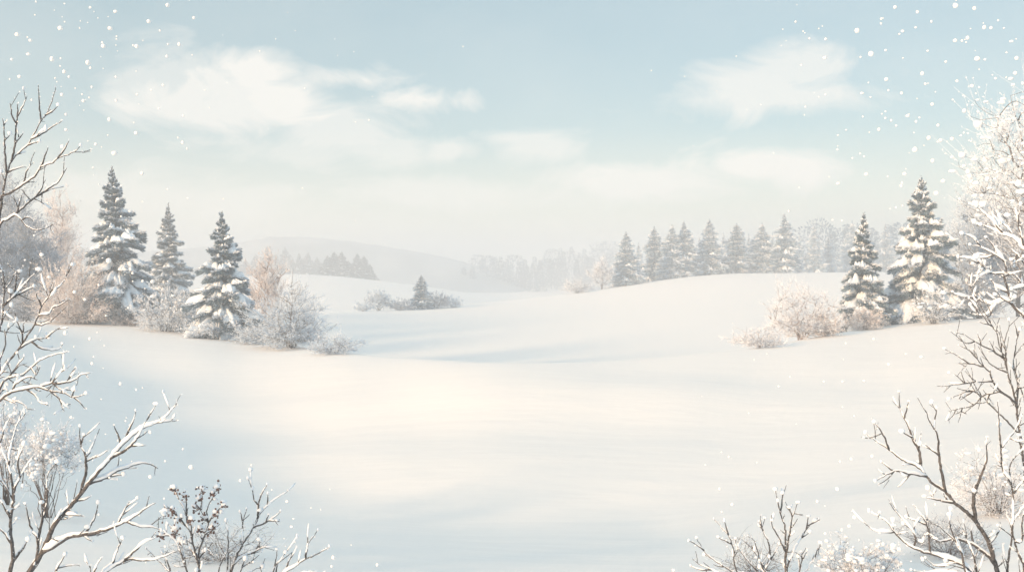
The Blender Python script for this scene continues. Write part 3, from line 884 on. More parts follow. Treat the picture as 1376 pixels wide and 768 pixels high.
Z4 = (0, 540, 3.367)
traced('snowy_shrub', 'large snow-laden shrub with thick forking branches at lower left', 'shrub', Z4, 12.0, [
    (5.2, [(20, 960), (75, 860), (130, 768), (190, 680), (225, 600), (255, 540), (320, 470), (360, 420), (400, 370), (450, 310), (500, 255), (550, 195), (600, 150), (650, 115), (720, 90), (760, 55), (800, 5)]),
    (4.0, [(195, 690), (260, 640), (310, 610), (370, 600), (430, 590), (500, 570), (560, 545), (620, 510), (660, 480), (705, 455)]),
    (2.6, [(360, 430), (375, 370), (390, 310), (385, 240), (370, 200), (360, 160), (362, 110)]),
    (3.0, [(400, 375), (480, 340), (530, 310), (590, 290), (650, 275), (690, 285), (715, 300)]),
    (2.4, [(505, 250), (570, 215), (620, 165), (640, 125), (665, 80)]),
    (1.4, [(390, 250), (410, 215), (430, 170), (450, 120)]), (1.2, [(365, 185), (380, 150)]),
    (1.3, [(665, 55), (705, 10)]), (1.2, [(720, 92), (800, 82)]), (1.4, [(545, 185), (530, 140), (515, 105)]),
    (1.6, [(565, 175), (580, 130), (600, 90), (615, 40)]), (1.2, [(610, 200), (660, 195)]), (1.3, [(500, 330), (560, 328)]),
    (1.4, [(345, 450), (380, 440), (410, 425)]), (1.8, [(285, 520), (330, 508), (380, 515)]),
    (1.6, [(530, 555), (560, 490), (585, 450)]), (1.6, [(390, 590), (430, 520), (445, 455)]), (1.2, [(370, 605), (420, 630)]),
    (1.6, [(570, 545), (640, 562), (700, 565), (730, 580)]),
    (2.4, [(165, 720), (170, 620), (140, 570), (125, 510), (115, 460)]),
    (2.2, [(172, 630), (190, 540), (215, 440), (212, 400), (215, 330), (235, 300), (260, 270)]),
    (1.2, [(190, 540), (192, 490), (188, 455)]), (1.0, [(400, 265), (425, 250), (440, 240)]),
], 201, twigs=0.35, snow=1.0, tips=.6, base=3.0)
traced('snowy_shrub', 'upright snow-laden shrub cut by the left edge beside the large forking one', 'shrub', Z4, 11.2, [
    (4.2, [(15, 980), (30, 860), (45, 768), (60, 700), (50, 620), (48, 540), (60, 450), (65, 400), (90, 340), (120, 290), (155, 240)]),
    (2.4, [(48, 530), (20, 470), (0, 440), (-30, 400)]), (2.0, [(60, 430), (50, 340), (35, 280), (0, 190)]),
    (2.6, [(50, 640), (20, 590), (0, 575), (-30, 560)]), (2.8, [(62, 720), (110, 650), (140, 590)]),
    (1.5, [(35, 290), (45, 220), (75, 110), (120, 45)]), (1.3, [(0, 180), (25, 110), (45, 70)]), (1.3, [(90, 340), (80, 270), (110, 190)]),
    (1.3, [(60, 450), (20, 370), (0, 350)]),
], 202, twigs=0.4, snow=1.1, tips=.6, base=3.0)
traced('snowy_shrub', 'low sprawling snow-laden shrub at the bottom edge beside the berry shrub', 'shrub', Z4, 11.5, [
    (3.4, [(410, 980), (430, 860), (480, 768), (540, 730), (590, 710), (650, 715), (700, 710), (760, 690), (808, 670)]),
    (2.6, [(560, 725), (610, 670), (660, 630), (700, 615)]), (1.6, [(500, 750), (530, 670), (555, 615)]),
    (2.6, [(400, 960), (330, 840), (250, 768), (280, 745), (340, 735), (362, 740)]), (1.5, [(255, 765), (275, 720), (295, 690)]), (1.2, [(425, 860), (410, 768), (408, 740)]), (1.2, [(420, 790), (440, 735), (460, 705)]),
], 203, twigs=0.4, snow=1.2, tips=.5, base=3.0)
Z5 = (180, 620, 4.914)
CL = [(265, 185), (340, 235), (450, 190), (430, 250), (550, 180), (520, 215), (590, 285), (540, 345), (510, 450), (440, 450), (380, 390), (210, 340), (255, 320), (280, 450), (180, 495), (310, 530), (465, 380), (400, 310), (290, 385), (535, 430), (265, 470)]
traced('berry_shrub', 'shrub with dark dried berry clusters capped in snow at the bottom edge', 'shrub', Z5, 12.6, [
    (2.0, [(410, 1000), (425, 850), (430, 700), (425, 600), (460, 500), (490, 400), (480, 330), (510, 250), (550, 170)]),
    (1.6, [(430, 690), (390, 540), (370, 460), (340, 420), (285, 380)]), (1.6, [(400, 950), (350, 720), (310, 600), (270, 520), (200, 460), (140, 430)]),
    (1.2, [(390, 900), (240, 727), (180, 670), (80, 570)]), (1.2, [(435, 690), (400, 610), (340, 530)]),
    (1.2, [(345, 440), (340, 330), (280, 220), (250, 170)]), (1.0, [(345, 350), (345, 260), (340, 190)]),
    (1.0, [(475, 400), (440, 310), (450, 270), (450, 180)]), (1.0, [(385, 520), (378, 420), (375, 370)]),
    (1.0, [(340, 420), (300, 370), (250, 320), (180, 330)]), (1.0, [(490, 400), (540, 340), (590, 285)]), (1.0, [(465, 490), (500, 460), (545, 440)]),
    (1.0, [(450, 520), (435, 470), (430, 430)]), (1.0, [(270, 520), (270, 460), (225, 410)]), (.9, [(240, 480), (190, 490), (160, 490)]),
    (.9, [(435, 640), (490, 580), (530, 640)]), (.9, [(240, 727), (215, 640), (190, 600)]), (.9, [(350, 700), (330, 600), (305, 530)]),
], 204, twigs=0.9, snow=.7, tips=.5, clusters=CL, base=1.5, tiplen=(6, 16))
traced('bare_shrub', 'bare open shrub with snowy tips right of the berry shrub', 'shrub', Z5, 13.0, [
    (2.2, [(600, 1000), (615, 850), (640, 727), (670, 640), (720, 540), (790, 430), (830, 350), (880, 290), (940, 240), (1020, 190)]),
    (1.4, [(820, 360), (820, 290), (840, 220), (880, 150)]), (1.0, [(820, 290), (790, 240), (785, 180)]), (.9, [(880, 285), (885, 210)]),
    (1.4, [(795, 425), (870, 400), (930, 360), (970, 325)]), (.9, [(870, 400), (890, 350)]), (.9, [(905, 385), (945, 390)]),
    (1.1, [(715, 545), (715, 490), (720, 400), (745, 310)]), (.9, [(720, 395), (700, 330)]),
    (1.5, [(655, 690), (710, 630), (790, 600), (840, 590)]), (.9, [(790, 600), (840, 520)]), (.9, [(780, 600), (830, 575), (870, 560)]),
    (1.3, [(608, 850), (620, 680), (620, 570), (620, 470), (608, 390)]), (1.2, [(600, 900), (560, 727), (580, 660), (620, 590)]),
    (1.2, [(620, 840), (700, 727), (730, 680), (790, 665)]), (.9, [(715, 700), (735, 640)]), (1.0, [(630, 800), (780, 720), (850, 690)]),
], 205, twigs=0.45, snow=.75, tips=.7, base=1.5)
traced('bare_shrub', 'small snowy shrub with two forking tips at the end of the lower left thicket', 'shrub', Z5, 12.8, [
    (2.2, [(880, 1000), (930, 830), (1000, 727), (1050, 700), (1130, 640), (1200, 615), (1290, 560)]),
    (1.5, [(1130, 640), (1150, 540), (1215, 450)]), (1.4, [(1000, 722), (1020, 660), (1045, 595)]),
    (1.3, [(935, 800), (940, 700), (970, 650), (1000, 600)]), (1.3, [(910, 880), (920, 727), (940, 640), (945, 580)]), (1.1, [(950, 780), (1100, 735), (1200, 725)]), (1.0, [(915, 860), (850, 740), (830, 690)]),
], 206, twigs=0.4, snow=1.0, tips=.7, base=1.5)

Z7 = (1150, 520, 3.097)
traced('snowy_shrub', 'big dark branching shrub with upturned budded tips at lower right', 'shrub', Z7, 11.8, [
    (4.6, [(620, 950), (605, 850), (590, 768), (570, 700), (550, 640), (500, 560), (450, 510), (410, 480), (370, 430), (320, 400), (280, 350), (250, 325), (190, 300), (140, 260), (80, 220), (40, 190)]),
    (2.6, [(272, 345), (265, 270), (240, 220), (205, 130), (185, 90), (180, 20)]),
    (2.4, [(368, 425), (355, 340), (345, 270), (340, 200), (310, 150), (290, 95)]),
    (3.2, [(498, 555), (490, 480), (495, 430), (520, 370), (545, 300), (542, 230)]),
    (1.8, [(140, 258), (110, 190), (75, 145)]), (1.2, [(235, 215), (190, 185)]), (1.2, [(262, 260), (272, 190)]), (1.6, [(345, 280), (290, 240)]),
    (1.2, [(325, 170), (330, 140), (335, 85)]), (2.0, [(285, 370), (230, 360), (160, 350), (80, 390)]), (1.2, [(225, 365), (175, 415)]), (1.1, [(160, 350), (105, 310)]),
    (2.0, [(410, 490), (350, 470), (285, 455)]), (1.1, [(330, 460), (300, 420)]), (1.4, [(380, 475), (365, 440)]), (1.6, [(560, 650), (600, 590), (600, 560)]),
    (3.0, [(585, 735), (540, 690), (480, 650), (420, 630), (350, 640), (300, 610), (270, 640)]),
    (1.6, [(495, 660), (480, 600), (500, 560)]), (1.0, [(205, 130), (220, 60)]),
], 207, twigs=0.4, snow=.8, tips=.65, base=3.0)
traced('snowy_shrub', 'low forked shrub reaching left under the big dark branch at lower right', 'shrub', Z7, 11.0, [
    (3.2, [(560, 980), (530, 850), (480, 768), (430, 730), (340, 700), (270, 680), (210, 650), (160, 600), (120, 550), (55, 515)]),
    (1.8, [(155, 605), (90, 600), (40, 570)]), (1.6, [(310, 690), (300, 590), (280, 540), (240, 490)]), (1.3, [(290, 570), (210, 540)]),
    (1.2, [(245, 670), (245, 610), (170, 520), (140, 480)]), (2.0, [(510, 800), (500, 740), (480, 670), (450, 610)]), (2.2, [(525, 840), (460, 768), (440, 690), (415, 640), (340, 575)]),
    (1.6, [(420, 728), (340, 745), (290, 710)]), (1.4, [(500, 800), (380, 768), (290, 768), (230, 760)]), (1.1, [(445, 690), (400, 600), (390, 530)]),
], 218, twigs=0.5, snow=1.15, tips=.7, base=3.0)
traced('snowy_shrub', 'upright snowy stems cut by the right edge at lower right', 'shrub', Z7, 11.6, [
    (2.8, [(660, 960), (640, 850), (630, 768), (640, 680), (650, 600), (620, 510)]), (2.4, [(648, 900), (700, 760), (680, 700), (650, 590), (680, 520), (720, 470)]),
    (2.2, [(652, 590), (655, 470), (640, 340), (665, 290), (700, 255), (740, 230)]), (1.4, [(690, 640), (695, 540), (720, 500)]), (1.4, [(700, 720), (660, 640)]),
    (1.3, [(645, 400), (610, 330), (600, 200), (590, 60)]), (1.2, [(655, 450), (700, 380)]), (1.2, [(625, 260), (660, 180), (690, 120)]),
], 209, twigs=0.6, snow=1.0, tips=.4, base=3.0)
Z6 = (900, 640, 4.3)
traced('bare_shrub', 'twiggy fan-shaped shrub at the bottom edge right of centre', 'shrub', Z6, 13.0, [
    (2.0, [(670, 720), (670, 600), (670, 550), (668, 450), (668, 300), (640, 210), (610, 75)]),
    (1.2, [(645, 215), (650, 150), (650, 95)]), (1.4, [(672, 480), (690, 350), (710, 230), (740, 150)]), (.9, [(710, 230), (690, 180)]),
    (1.6, [(660, 640), (680, 520), (710, 440), (760, 350), (800, 290), (838, 255)]), (1.0, [(790, 300), (800, 230)]), (.9, [(760, 355), (810, 320)]),
    (1.2, [(668, 430), (630, 350), (590, 280), (590, 250)]), (1.5, [(655, 700), (560, 560), (520, 480), (490, 370), (450, 345)]), (1.0, [(575, 520), (600, 450), (635, 390)]),
    (1.4, [(640, 720), (520, 560), (440, 470), (395, 410), (380, 360)]), (1.0, [(590, 480), (570, 380), (535, 300), (550, 240)]), (.9, [(540, 310), (515, 260)]),
    (1.5, [(630, 720), (400, 560), (370, 430), (345, 350), (290, 280), (255, 245)]), (1.0, [(335, 330), (315, 255)]), (.9, [(350, 395), (280, 350)]),
    (1.4, [(620, 730), (360, 550), (270, 490), (210, 440), (155, 355)]), (.9, [(205, 430), (150, 390), (110, 370)]), (1.2, [(600, 730), (240, 535), (180, 510), (130, 475)]), (.9, [(240, 535), (190, 540), (120, 515)]),
    (1.4, [(690, 700), (780, 550), (820, 490), (870, 445)]), (.9, [(835, 480), (855, 410)]), (1.0, [(720, 620), (760, 500), (795, 430)]), (.9, [(760, 490), (760, 440)]), (.9, [(620, 640), (470, 400), (490, 420)]),
], 210, twigs=0.75, snow=.7, tips=.85, base=1.5, tiplen=(6, 20))
Z8 = (1246, 380, 3.838)
traced('bare_tree', 'fine bare twigged sapling against the snow on the right edge', 'tree', Z8, 19.0, [
    (3.0, [(520, 1200), (500, 950), (470, 720), (460, 640), (440, 550), (415, 460), (400, 400), (370, 320), (360, 260), (340, 230), (300, 160), (255, 90)]),
    (2.2, [(460, 640), (440, 600), (380, 560), (340, 510), (320, 460), (280, 420), (250, 380), (235, 340)]),
    (1.5, [(390, 385), (330, 345), (280, 320), (230, 290), (180, 260)]), (.9, [(280, 320), (260, 260)]), (1.4, [(408, 465), (360, 440), (320, 410), (280, 375)]),
    (1.0, [(400, 400), (410, 330)]), (1.0, [(330, 225), (270, 200)]), (1.0, [(315, 180), (330, 160), (300, 90)]), (1.6, [(468, 660), (465, 500), (445, 430), (450, 380), (499, 310)]),
    (1.0, [(410, 440), (400, 300), (420, 240), (420, 190)]), (1.0, [(450, 380), (460, 310), (475, 250), (490, 220)]), (.9, [(465, 280), (448, 200)]),
    (1.0, [(240, 300), (200, 310), (160, 280), (120, 250)]), (.9, [(250, 375), (205, 340), (165, 320)]), (1.1, [(290, 430), (220, 415), (150, 415)]), (.9, [(215, 412), (140, 365), (105, 360)]),
    (1.3, [(335, 505), (260, 510), (180, 520), (70, 535)]), (1.5, [(480, 780), (350, 650), (300, 600), (260, 550), (200, 440)]), (1.2, [(385, 565), (340, 570), (290, 580), (240, 630), (180, 645), (110, 660)]),
    (.9, [(140, 655), (135, 680), (105, 710)]), (.9, [(185, 645), (165, 705)]), (1.1, [(280, 580), (220, 555), (110, 600)]), (.9, [(195, 518), (140, 470)]), (1.0, [(230, 560), (165, 605)]),
    (1.0, [(490, 560), (480, 540), (499, 600)]), (1.0, [(320, 590), (310, 620), (350, 640)]),
], 211, twigs=1.2, snow=.25, tips=.1, rmin=.45, thin=.6, base=6, tiplen=(8, 26), twig_snow=.4)
Z9 = (1250, 250, 4.04)
traced('snowy_tree', 'tree with thick snow-coated boughs reaching in from the right edge', 'tree', Z9, 24.0, [
    (5.0, [(640, 1400), (620, 1100), (590, 850), (509, 710), (440, 640), (420, 560), (400, 490), (390, 475), (330, 470), (290, 440), (255, 400)]),
    (4.0, [(610, 1000), (620, 700), (570, 600), (509, 560), (490, 520), (450, 480), (395, 472)]), (2.4, [(290, 450), (250, 490)]), (2.6, [(540, 575), (509, 545), (440, 560)]),
    (3.2, [(615, 720), (600, 520), (560, 400), (509, 340), (460, 290), (400, 265), (340, 235), (275, 210)]), (1.6, [(455, 290), (430, 235), (385, 200)]), (2.4, [(590, 500), (509, 420), (470, 370), (440, 340)]),
    (2.6, [(420, 475), (400, 410), (350, 370), (270, 330), (215, 320)]), (2.2, [(265, 327), (230, 280), (170, 258)]), (1.8, [(398, 405), (330, 310), (300, 280)]),
    (1.8, [(435, 635), (380, 600), (350, 590)]), (1.6, [(415, 585), (370, 550), (330, 510)]), (1.5, [(330, 470), (280, 480), (230, 540)]), (1.2, [(260, 410), (200, 390), (150, 385)]),
    (1.4, [(430, 610), (330, 640), (250, 600), (200, 520)]), (1.2, [(250, 600), (180, 600), (120, 575)]), (1.3, [(360, 640), (300, 700), (220, 690)]), (1.2, [(260, 690), (240, 640), (210, 610)]),
    (1.2, [(509, 340), (480, 200), (490, 100)]), (1.2, [(400, 265), (330, 180), (250, 110)]), (1.1, [(340, 370), (290, 390), (240, 380)]), (1.1, [(470, 365), (450, 440), (440, 400)]),
], 212, twigs=0.9, snow=1.25, tips=.8, base=30, tiplen=(8, 24), twig_snow=.9)

ZA = (0, 100, 4.8)
traced('bare_tree', 'tall bare tree with thin snow-dusted branches against the sky on the left edge', 'tree', ZA, 15.0, [
    (3.6, [(-120, 3300), (-110, 2400), (-60, 1500), (-10, 1000), (20, 768), (40, 660), (75, 560), (130, 500), (180, 455), (210, 400), (240, 350), (265, 300), (310, 240), (335, 170), (360, 85)]),
    (1.8, [(75, 560), (95, 460), (105, 320), (120, 260), (150, 200), (175, 140)]), (1.5, [(265, 300), (255, 220), (248, 70)]), (1.0, [(300, 262), (340, 240), (375, 200)]),
    (1.5, [(205, 410), (270, 385), (330, 345), (400, 300)]), (1.0, [(180, 460), (255, 432)]), (1.0, [(105, 325), (80, 270), (65, 185)]), (1.0, [(117, 275), (115, 190)]), (1.0, [(97, 440), (150, 380)]),
    (1.2, [(48, 640), (100, 610), (170, 598)]), (1.4, [(48, 640), (30, 500), (30, 430), (25, 330), (15, 285)]), (.9, [(30, 435), (65, 385)]), (.9, [(28, 335), (45, 295)]),
    (2.6, [(-15, 1010), (0, 810), (60, 768), (150, 710), (220, 660), (265, 600), (340, 570), (375, 540), (460, 510), (520, 460)]), (1.1, [(375, 540), (410, 490), (445, 430)]), (1.1, [(265, 600), (290, 530), (310, 470)]),
    (1.1, [(148, 712), (160, 680), (180, 610), (215, 570)]), (2.6, [(-40, 1300), (0, 978), (50, 938), (95, 908), (130, 928), (170, 978), (240, 1003), (300, 988), (350, 963)]),
    (1.6, [(95, 908), (150, 858), (220, 798), (330, 740), (410, 725)]), (1.1, [(120, 885), (140, 778)]), (.9, [(225, 793), (270, 823)]), (1.2, [(250, 782), (330, 725), (380, 690), (430, 605)]), (1.0, [(235, 790), (270, 730), (295, 680)]), (.9, [(150, 945), (180, 918), (215, 948)]),
], 213, twigs=0.22, snow=.6, tips=.3, base=30, rmin=.6, tiplen=(8, 24))
ZB = (0, 260, 4.8); 
traced('snowy_tree', 'snow-coated tree with low spreading boughs on the left edge', 'tree', (0, 400, 4.27), 12.5, [
    (4.2, [(-220, 1900), (-190, 1200), (-120, 700), (0, 440), (60, 350), (110, 290), (160, 215), (200, 150), (240, 50), (280, -5), (306, -70), (310, -90)]),
    (3.0, [(-150, 820), (-60, 640), (0, 590), (50, 550), (110, 530), (170, 520), (220, 512), (290, 535), (360, 545), (430, 570), (495, 550)]),
    (3.0, [(-125, 710), (-40, 300), (10, 140), (18, 80), (27, -40), (62, -90), (80, -130), (133, -180)]),
    (2.0, [(110, 285), (180, 250), (230, 232), (285, 232)]), (1.3, [(185, 250), (240, 290), (330, 300), (360, 265)]), (1.3, [(205, 145), (240, 155), (300, 135)]), (.9, [(270, 232), (300, 200), (345, 170)]),
    (2.0, [(230, 105), (280, 90), (302, 58), (355, 35), (400, 10)]), (1.6, [(20, 45), (71, 0), (115, -50), (160, -100), (222, -160)]), (1.5, [(71, 10), (107, -20), (195, -65)]), (1.1, [(84, -20), (93, -100), (115, -150)]),
    (1.2, [(27, -20), (18, -150), (-10, -180)]), (1.1, [(240, 45), (213, -10), (218, -30)]), (1.3, [(295, -45), (338, -60), (378, -115)]),
    (1.4, [(-20, 420), (0, 350), (30, 280), (35, 200), (85, 140)]), (1.0, [(130, 262), (128, 205), (105, 150), (95, 130)]), (.9, [(127, 205), (140, 140)]),
    (1.5, [(220, 512), (300, 485), (330, 440), (375, 405)]), (1.5, [(295, 490), (360, 490), (420, 475), (470, 440), (520, 430)]), (.9, [(380, 482), (435, 410)]), (.9, [(300, 490), (340, 520), (370, 540)]),
    (1.2, [(290, 538), (340, 580), (355, 620), (368, 650)]), (.9, [(430, 570), (460, 600), (490, 635)]), (.9, [(410, 560), (430, 520)]), (1.3, [(20, 575), (60, 590), (100, 612)]), (1.2, [(145, 525), (200, 555), (240, 605), (270, 608)]),
    (1.2, [(65, 545), (90, 495), (160, 455), (215, 470)]), (1.2, [(-60, 620), (0, 550), (50, 500)]), (1.4, [(-40, 600), (10, 500), (50, 460), (130, 440), (180, 400), (230, 360), (300, 330), (385, 310)]), (1.1, [(50, 460), (100, 390), (140, 335)]), (1.0, [(70, 440), (110, 390), (155, 375)]),
    (1.2, [(-90, 620), (0, 440), (50, 425)]), (.9, [(180, 400), (210, 440), (230, 395)]), (.9, [(60, 590), (120, 600), (160, 635), (195, 640)]),
], 214, twigs=0.75, snow=.75, tips=.5, base=30, rmin=.6, tiplen=(8, 30), twig_snow=.35)


# ------------------------------------------------------------------ falling snow
rs = np.random.RandomState(31)
big = [(208, 234, 5), (350, 249, 5), (455, 608, 4.5), (240, 112, 4), (591, 85, 4), (68, 137, 4), (411, 183, 4), (543, 184, 3.5), (438, 113, 3.5), (666, 21, 3.5), (458, 46, 3), (256, 285, 3.5), (462, 399, 3), (541, 528, 3.5), (726, 566, 3.5), (565, 688, 3.5), (434, 474, 3.2), (332, 400, 3), (246, 376, 3), (247, 582, 3.4), (263, 515, 3.2), (381, 572, 3), (712, 176, 3), (663, 224, 2.6), (770, 71, 3), (359, 30, 2.6), (121, 161, 3), (112, 215, 3), (77, 304, 3), (47, 236, 3)]
fl = [(x / 2.955, y / 2.955, r) for x, y, r in big]
bigr = [(504, 214, 5), (839, 23, 4.6), (926, 233, 5), (678, 594, 5), (448, 122, 4.4), (707, 292, 3.8), (564, 315, 3.4), (747, 414, 3.6), (874, 440, 4), (649, 460, 3.5), (733, 547, 3.6), (780, 557, 3.4), (748, 638, 3.6), (637, 690, 3.6), (790, 718, 3.6), (485, 691, 3.3), (373, 728, 3.2), (535, 514, 3), (468, 370, 3.2), (320, 230, 3.2), (599, 29, 3.2), (688, 48, 2.8), (953, 109, 3.4), (980, 111, 3.2), (887, 151, 3.2), (838, 161, 3.2), (914, 34, 3), (1076, 290, 3.4), (1082, 231, 3.2), (905, 341, 3), (845, 322, 2.8), (625, 370, 2.8), (629, 124, 2.8), (825, 551, 3.4), (770, 497, 3), (623, 737, 3)]
fl += [(1000 + x / 2.955, y / 2.955, r) for x, y, r in bigr]
fl += [(146, 350, 5), (114, 402, 2.8), (56, 342, 4), (88, 447, 4.5), (100, 392, 3.2), (121, 455, 3), (48, 452, 3), (66, 372, 3), (124, 488, 3), (162, 515, 3), (96, 560, 3), (202, 580, 3), (257, 627, 4.2), (202, 640, 3.6), (116, 752, 3.6), (323, 645, 3), (386, 673, 3), (392, 707, 3), (448, 748, 3.4), (507, 758, 3.2), (446, 760, 3.2), (1194, 489, 3.6), (1238, 479, 3.4), (1174, 455, 3), (1161, 511, 3), (1144, 616, 3), (1172, 612, 3), (1125, 656, 4), (1148, 694, 4), (1141, 706, 3.6), (1131, 711, 2.8), (1098, 673, 3.4), (984, 677, 3.2), (905, 765, 3.4), (967, 656, 2.8), (1109, 716, 2.8), (1275, 500, 3)]
def field(n, x0, x1, y0, y1, s0=1.0, s1=2.2):
    for _ in range(n):
        fl.append((rs.uniform(x0, x1), rs.uniform(y0, y1), rs.uniform(s0, s1)))
field(45, 0, 160, 0, 330); field(34, 100, 260, 0, 300); field(55, 1150, 1376, 0, 240); field(16, 260, 1100, 0, 420, .7, 1.2); field(35, 1050, 1250, 20, 300); field(40, 0, 200, 330, 620); field(26, 100, 480, 580, 768, 1, 2.4)
field(40, 930, 1300, 450, 768); field(20, 250, 500, 0, 300, .8, 1.5); field(14, 850, 1100, 0, 330, .8, 1.4)
fm = MB()
cen, rad = [], []
for x, y, r in fl:
    d = rs.uniform(3.5, 9.5)
    cen.append(P(x, y, d)); rad.append(0.72 * r * d / F)
blobs(fm, cen, rad, rs, ICO1, 0.13)
tag(fm.build('falling_snow', 'flake'), 'loose white snowflakes drifting down through the air', 'falling snow', kind='stuff')

# ------------------------------------------------------------------ air
SIGMA = 0.0030
HX0, HX1, HY0, HY1, HZ0, HZ1 = -2450, 2450, -150, 1550, -21, 24.5
mb = MB()
v = [(x, y, z) for z in (HZ0, HZ1) for y in (HY0, HY1) for x in (HX0, HX1)]
mb.add(v, [(0, 2, 3, 1), (4, 5, 7, 6), (0, 1, 5, 4), (2, 6, 7, 3), (0, 4, 6, 2), (1, 3, 7, 5)])
hm = bpy.data.materials.new('pale_air'); hm.use_nodes = True
nt = hm.node_tree; nt.nodes.clear()
out = nt.nodes.new('ShaderNodeOutputMaterial'); pv = nt.nodes.new('ShaderNodeVolumePrincipled')
pv.inputs['Density'].default_value = SIGMA
pv.inputs['Color'].default_value = (0.93, 0.955, 0.985, 1)
pv.inputs['Anisotropy'].default_value = 0.35
nt.links.new(pv.outputs['Volume'], out.inputs['Volume'])
M['haze'] = hm
tag(mb.build('haze', 'haze', smooth=False), 'pale winter mist filling the valley air', 'haze', kind='stuff')

# ------------------------------------------------------------------ sun and sky
SUN_EL, SUN_AZ = math.radians(13.0), math.radians(225.0)   # azimuth clockwise from +Y: behind the camera, left
sd = np.array([math.sin(SUN_AZ) * math.cos(SUN_EL), math.cos(SUN_AZ) * math.cos(SUN_EL), math.sin(SUN_EL)])
L = bpy.data.lights.new('sun', 'SUN'); L.energy = 5.0; L.angle = math.radians(8.0); L.color = (1.0, 0.63, 0.335)
lo = bpy.data.objects.new('sun', L); COL.objects.link(lo)
from mathutils import Vector
lo.rotation_euler = Vector(tuple(-sd)).to_track_quat('-Z', 'Y').to_euler()

w = bpy.data.worlds.new('World'); sc.world = w; w.use_nodes = True
nt = w.node_tree; bg = nt.nodes['Background']
sky = nt.nodes.new('ShaderNodeTexSky'); sky.sky_type = 'NISHITA'; sky.sun_disc = False
sky.sun_elevation = SUN_EL; sky.sun_rotation = SUN_AZ
sky.air_density = 1.0; sky.dust_density = 0.2; sky.ozone_density = 1.0
bg.inputs['Strength'].default_value = 0.106


def N(t, **kw):
    n = nt.nodes.new(t)
    for k, v in kw.items():
        setattr(n, k, v)
    return n


def math_(op, a, b=None, clamp=False):
    n = N('ShaderNodeMath', operation=op, use_clamp=clamp)
    for i, v in enumerate((a, b)):
        if v is None: continue
        if isinstance(v, (int, float)): n.inputs[i].default_value = v
        else: nt.links.new(v, n.inputs[i])
    return n.outputs[0]


tc = N('ShaderNodeTexCoord'); sx = N('ShaderNodeSeparateXYZ'); nt.links.new(tc.outputs['Generated'], sx.inputs[0])
az = math_('ARCTAN2', sx.outputs[0], sx.outputs[1])
hyp = math_('SQRT', math_('ADD', math_('MULTIPLY', sx.outputs[0], sx.outputs[0]), math_('MULTIPLY', sx.outputs[1], sx.outputs[1])))
el = math_('ARCTAN2', sx.outputs[2], hyp)
cmb = N('ShaderNodeCombineXYZ'); nt.links.new(az, cmb.inputs[0]); nt.links.new(math_('MULTIPLY', el, 1.8), cmb.inputs[1])
nz = N('ShaderNodeTexNoise'); nz.inputs['Scale'].default_value = 11; nz.inputs['Detail'].default_value = 7; nz.inputs['Roughness'].default_value = 0.6; nz.inputs['Distortion'].default_value = 0.6
nt.links.new(cmb.outputs[0], nz.inputs['Vector'])
nf = math_('SUBTRACT', nz.outputs['Fac'], 0.5)
nz2 = N('ShaderNodeTexNoise'); nz2.inputs['Scale'].default_value = 5; nz2.inputs['Detail'].default_value = 3
nt.links.new(cmb.outputs[0], nz2.inputs['Vector'])
clouds = [(345, 98, 46, 24, 1), (385, 140, 62, 34, 1), (300, 140, 110, 40, .9), (220, 110, 80, 40, .55), (460, 170, 90, 36, .7), (472, 106, 62, 15, .85), (570, 134, 52, 15, .95), (520, 200, 70, 20, .6), (400, 205, 80, 26, .5), (610, 202, 36, 12, .7), (715, 196, 55, 20, .7),
          (1010, 130, 110, 24, .8), (1080, 92, 52, 26, .75), (940, 135, 60, 18, .6), (1010, 226, 90, 24, 1), (890, 244, 120, 20, .9), (1060, 232, 70, 18, .8), (800, 240, 70, 16, .6), (600, 262, 180, 18, .6), (200, 262, 240, 30, .5)]
tot = None
for px, py, a, b, s in clouds:
    u0, v0 = math.atan((px - CX) / F), math.atan((HY - py) / math.hypot(F, px - CX))
    du = math_('MULTIPLY', math_('SUBTRACT', az, u0), F / (a * 1.4))
    dv = math_('MULTIPLY', math_('SUBTRACT', el, v0), F / (b * 1.35))
    # flat soft bottoms, crisper tops
    dist = math_('SQRT', math_('ADD', math_('MULTIPLY', du, du), math_('MULTIPLY', dv, dv)))
    f = math_('SUBTRACT', 1.12, math_('ADD', dist, math_('MULTIPLY', nf, 3.2)))
    f = math_('MULTIPLY', math_('MULTIPLY', f, 1.25, True), s)
    tot = f if tot is None else math_('MAXIMUM', tot, f)
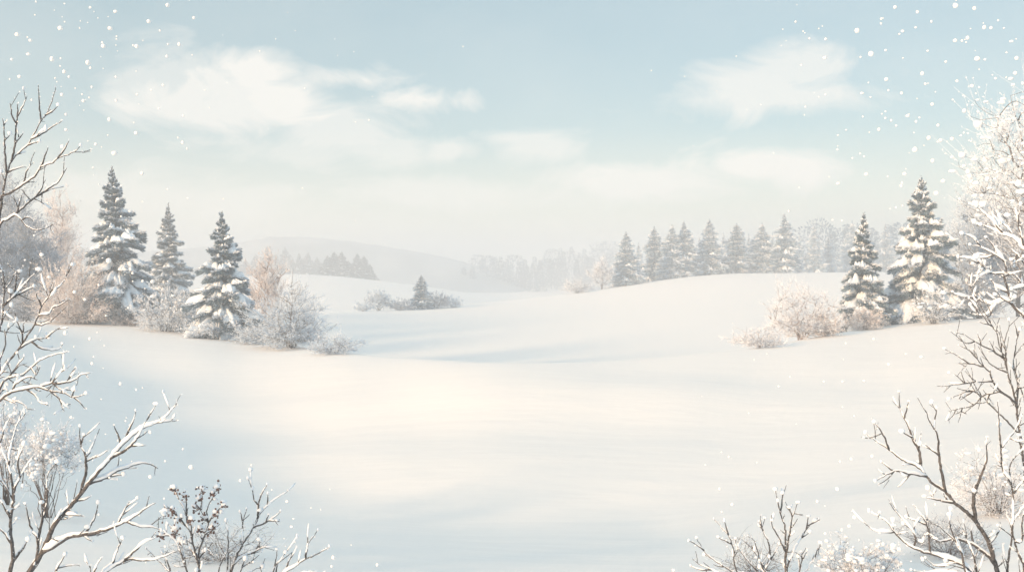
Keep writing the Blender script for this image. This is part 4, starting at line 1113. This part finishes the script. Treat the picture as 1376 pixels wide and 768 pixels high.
# thin veil of cloud everywhere, also behind the camera
veil = math_('MULTIPLY', math_('SUBTRACT', nz2.outputs['Fac'], 0.38), 0.9, True)
fill_deck = math_('MULTIPLY', math_('SUBTRACT', el, 0.30), 2.2, True)
tot = math_('MAXIMUM', tot, math_('MULTIPLY', veil, 0.45))
dm = N('ShaderNodeMix', data_type='RGBA'); nt.links.new(math_('MULTIPLY', fill_deck, 0.9), dm.inputs['Factor'])
nt.links.new(sky.outputs[0], dm.inputs['A']); dm.inputs['B'].default_value = (5.3, 6.5, 7.0, 1)   # cool overcast added above the view to brighten and tint the snow
mix = N('ShaderNodeMix', data_type='RGBA'); nt.links.new(math_('MULTIPLY', tot, 0.85), mix.inputs['Factor'])
low = math_('MULTIPLY', math_('SUBTRACT', 0.42, el), 6.0, True)
lm = N('ShaderNodeMix', data_type='RGBA'); nt.links.new(math_('MULTIPLY', low, 0.62), lm.inputs['Factor'])
nt.links.new(dm.outputs['Result'], lm.inputs['A']); lm.inputs['B'].default_value = (3.75, 5.0, 5.3, 1)   # thin high veil
hz = math_('MULTIPLY', math_('SUBTRACT', 0.125, el), 9.0, True)
hm_ = N('ShaderNodeMix', data_type='RGBA'); nt.links.new(math_('MULTIPLY', hz, 0.7), hm_.inputs['Factor'])
nt.links.new(lm.outputs['Result'], hm_.inputs['A']); hm_.inputs['B'].default_value = (7.5, 7.0, 6.0, 1)   # pale cloud bank low on the horizon
nt.links.new(hm_.outputs['Result'], mix.inputs['A']); mix.inputs['B'].default_value = (7.8, 7.5, 7.0, 1)
CLOUD = mix
nt.links.new(mix.outputs['Result'], bg.inputs['Color'])

# ------------------------------------------------------------------ camera and render
cam = bpy.data.cameras.new('camera'); co = bpy.data.objects.new('camera', cam); COL.objects.link(co)
co.location = (0, 0, CZ); co.rotation_euler = (PI / 2, 0, 0)
cam.sensor_width = 36; cam.lens = 36 * F / 1376; cam.shift_y = -(384 - HY) / 1376
cam.clip_start = 0.1; cam.clip_end = 8000
sc.camera = co
sc.view_settings.view_transform = 'Standard'; sc.view_settings.look = 'None'
sc.view_settings.gamma = 1; sc.view_settings.exposure = 0.36
sc.render.engine = 'CYCLES'
c = sc.cycles
c.use_denoising = True
c.max_bounces = 8; c.diffuse_bounces = 3; c.glossy_bounces = 1; c.transmission_bounces = 0; c.volume_bounces = 3; c.transparent_max_bounces = 4
c.use_adaptive_sampling = True; c.adaptive_threshold = 0.02
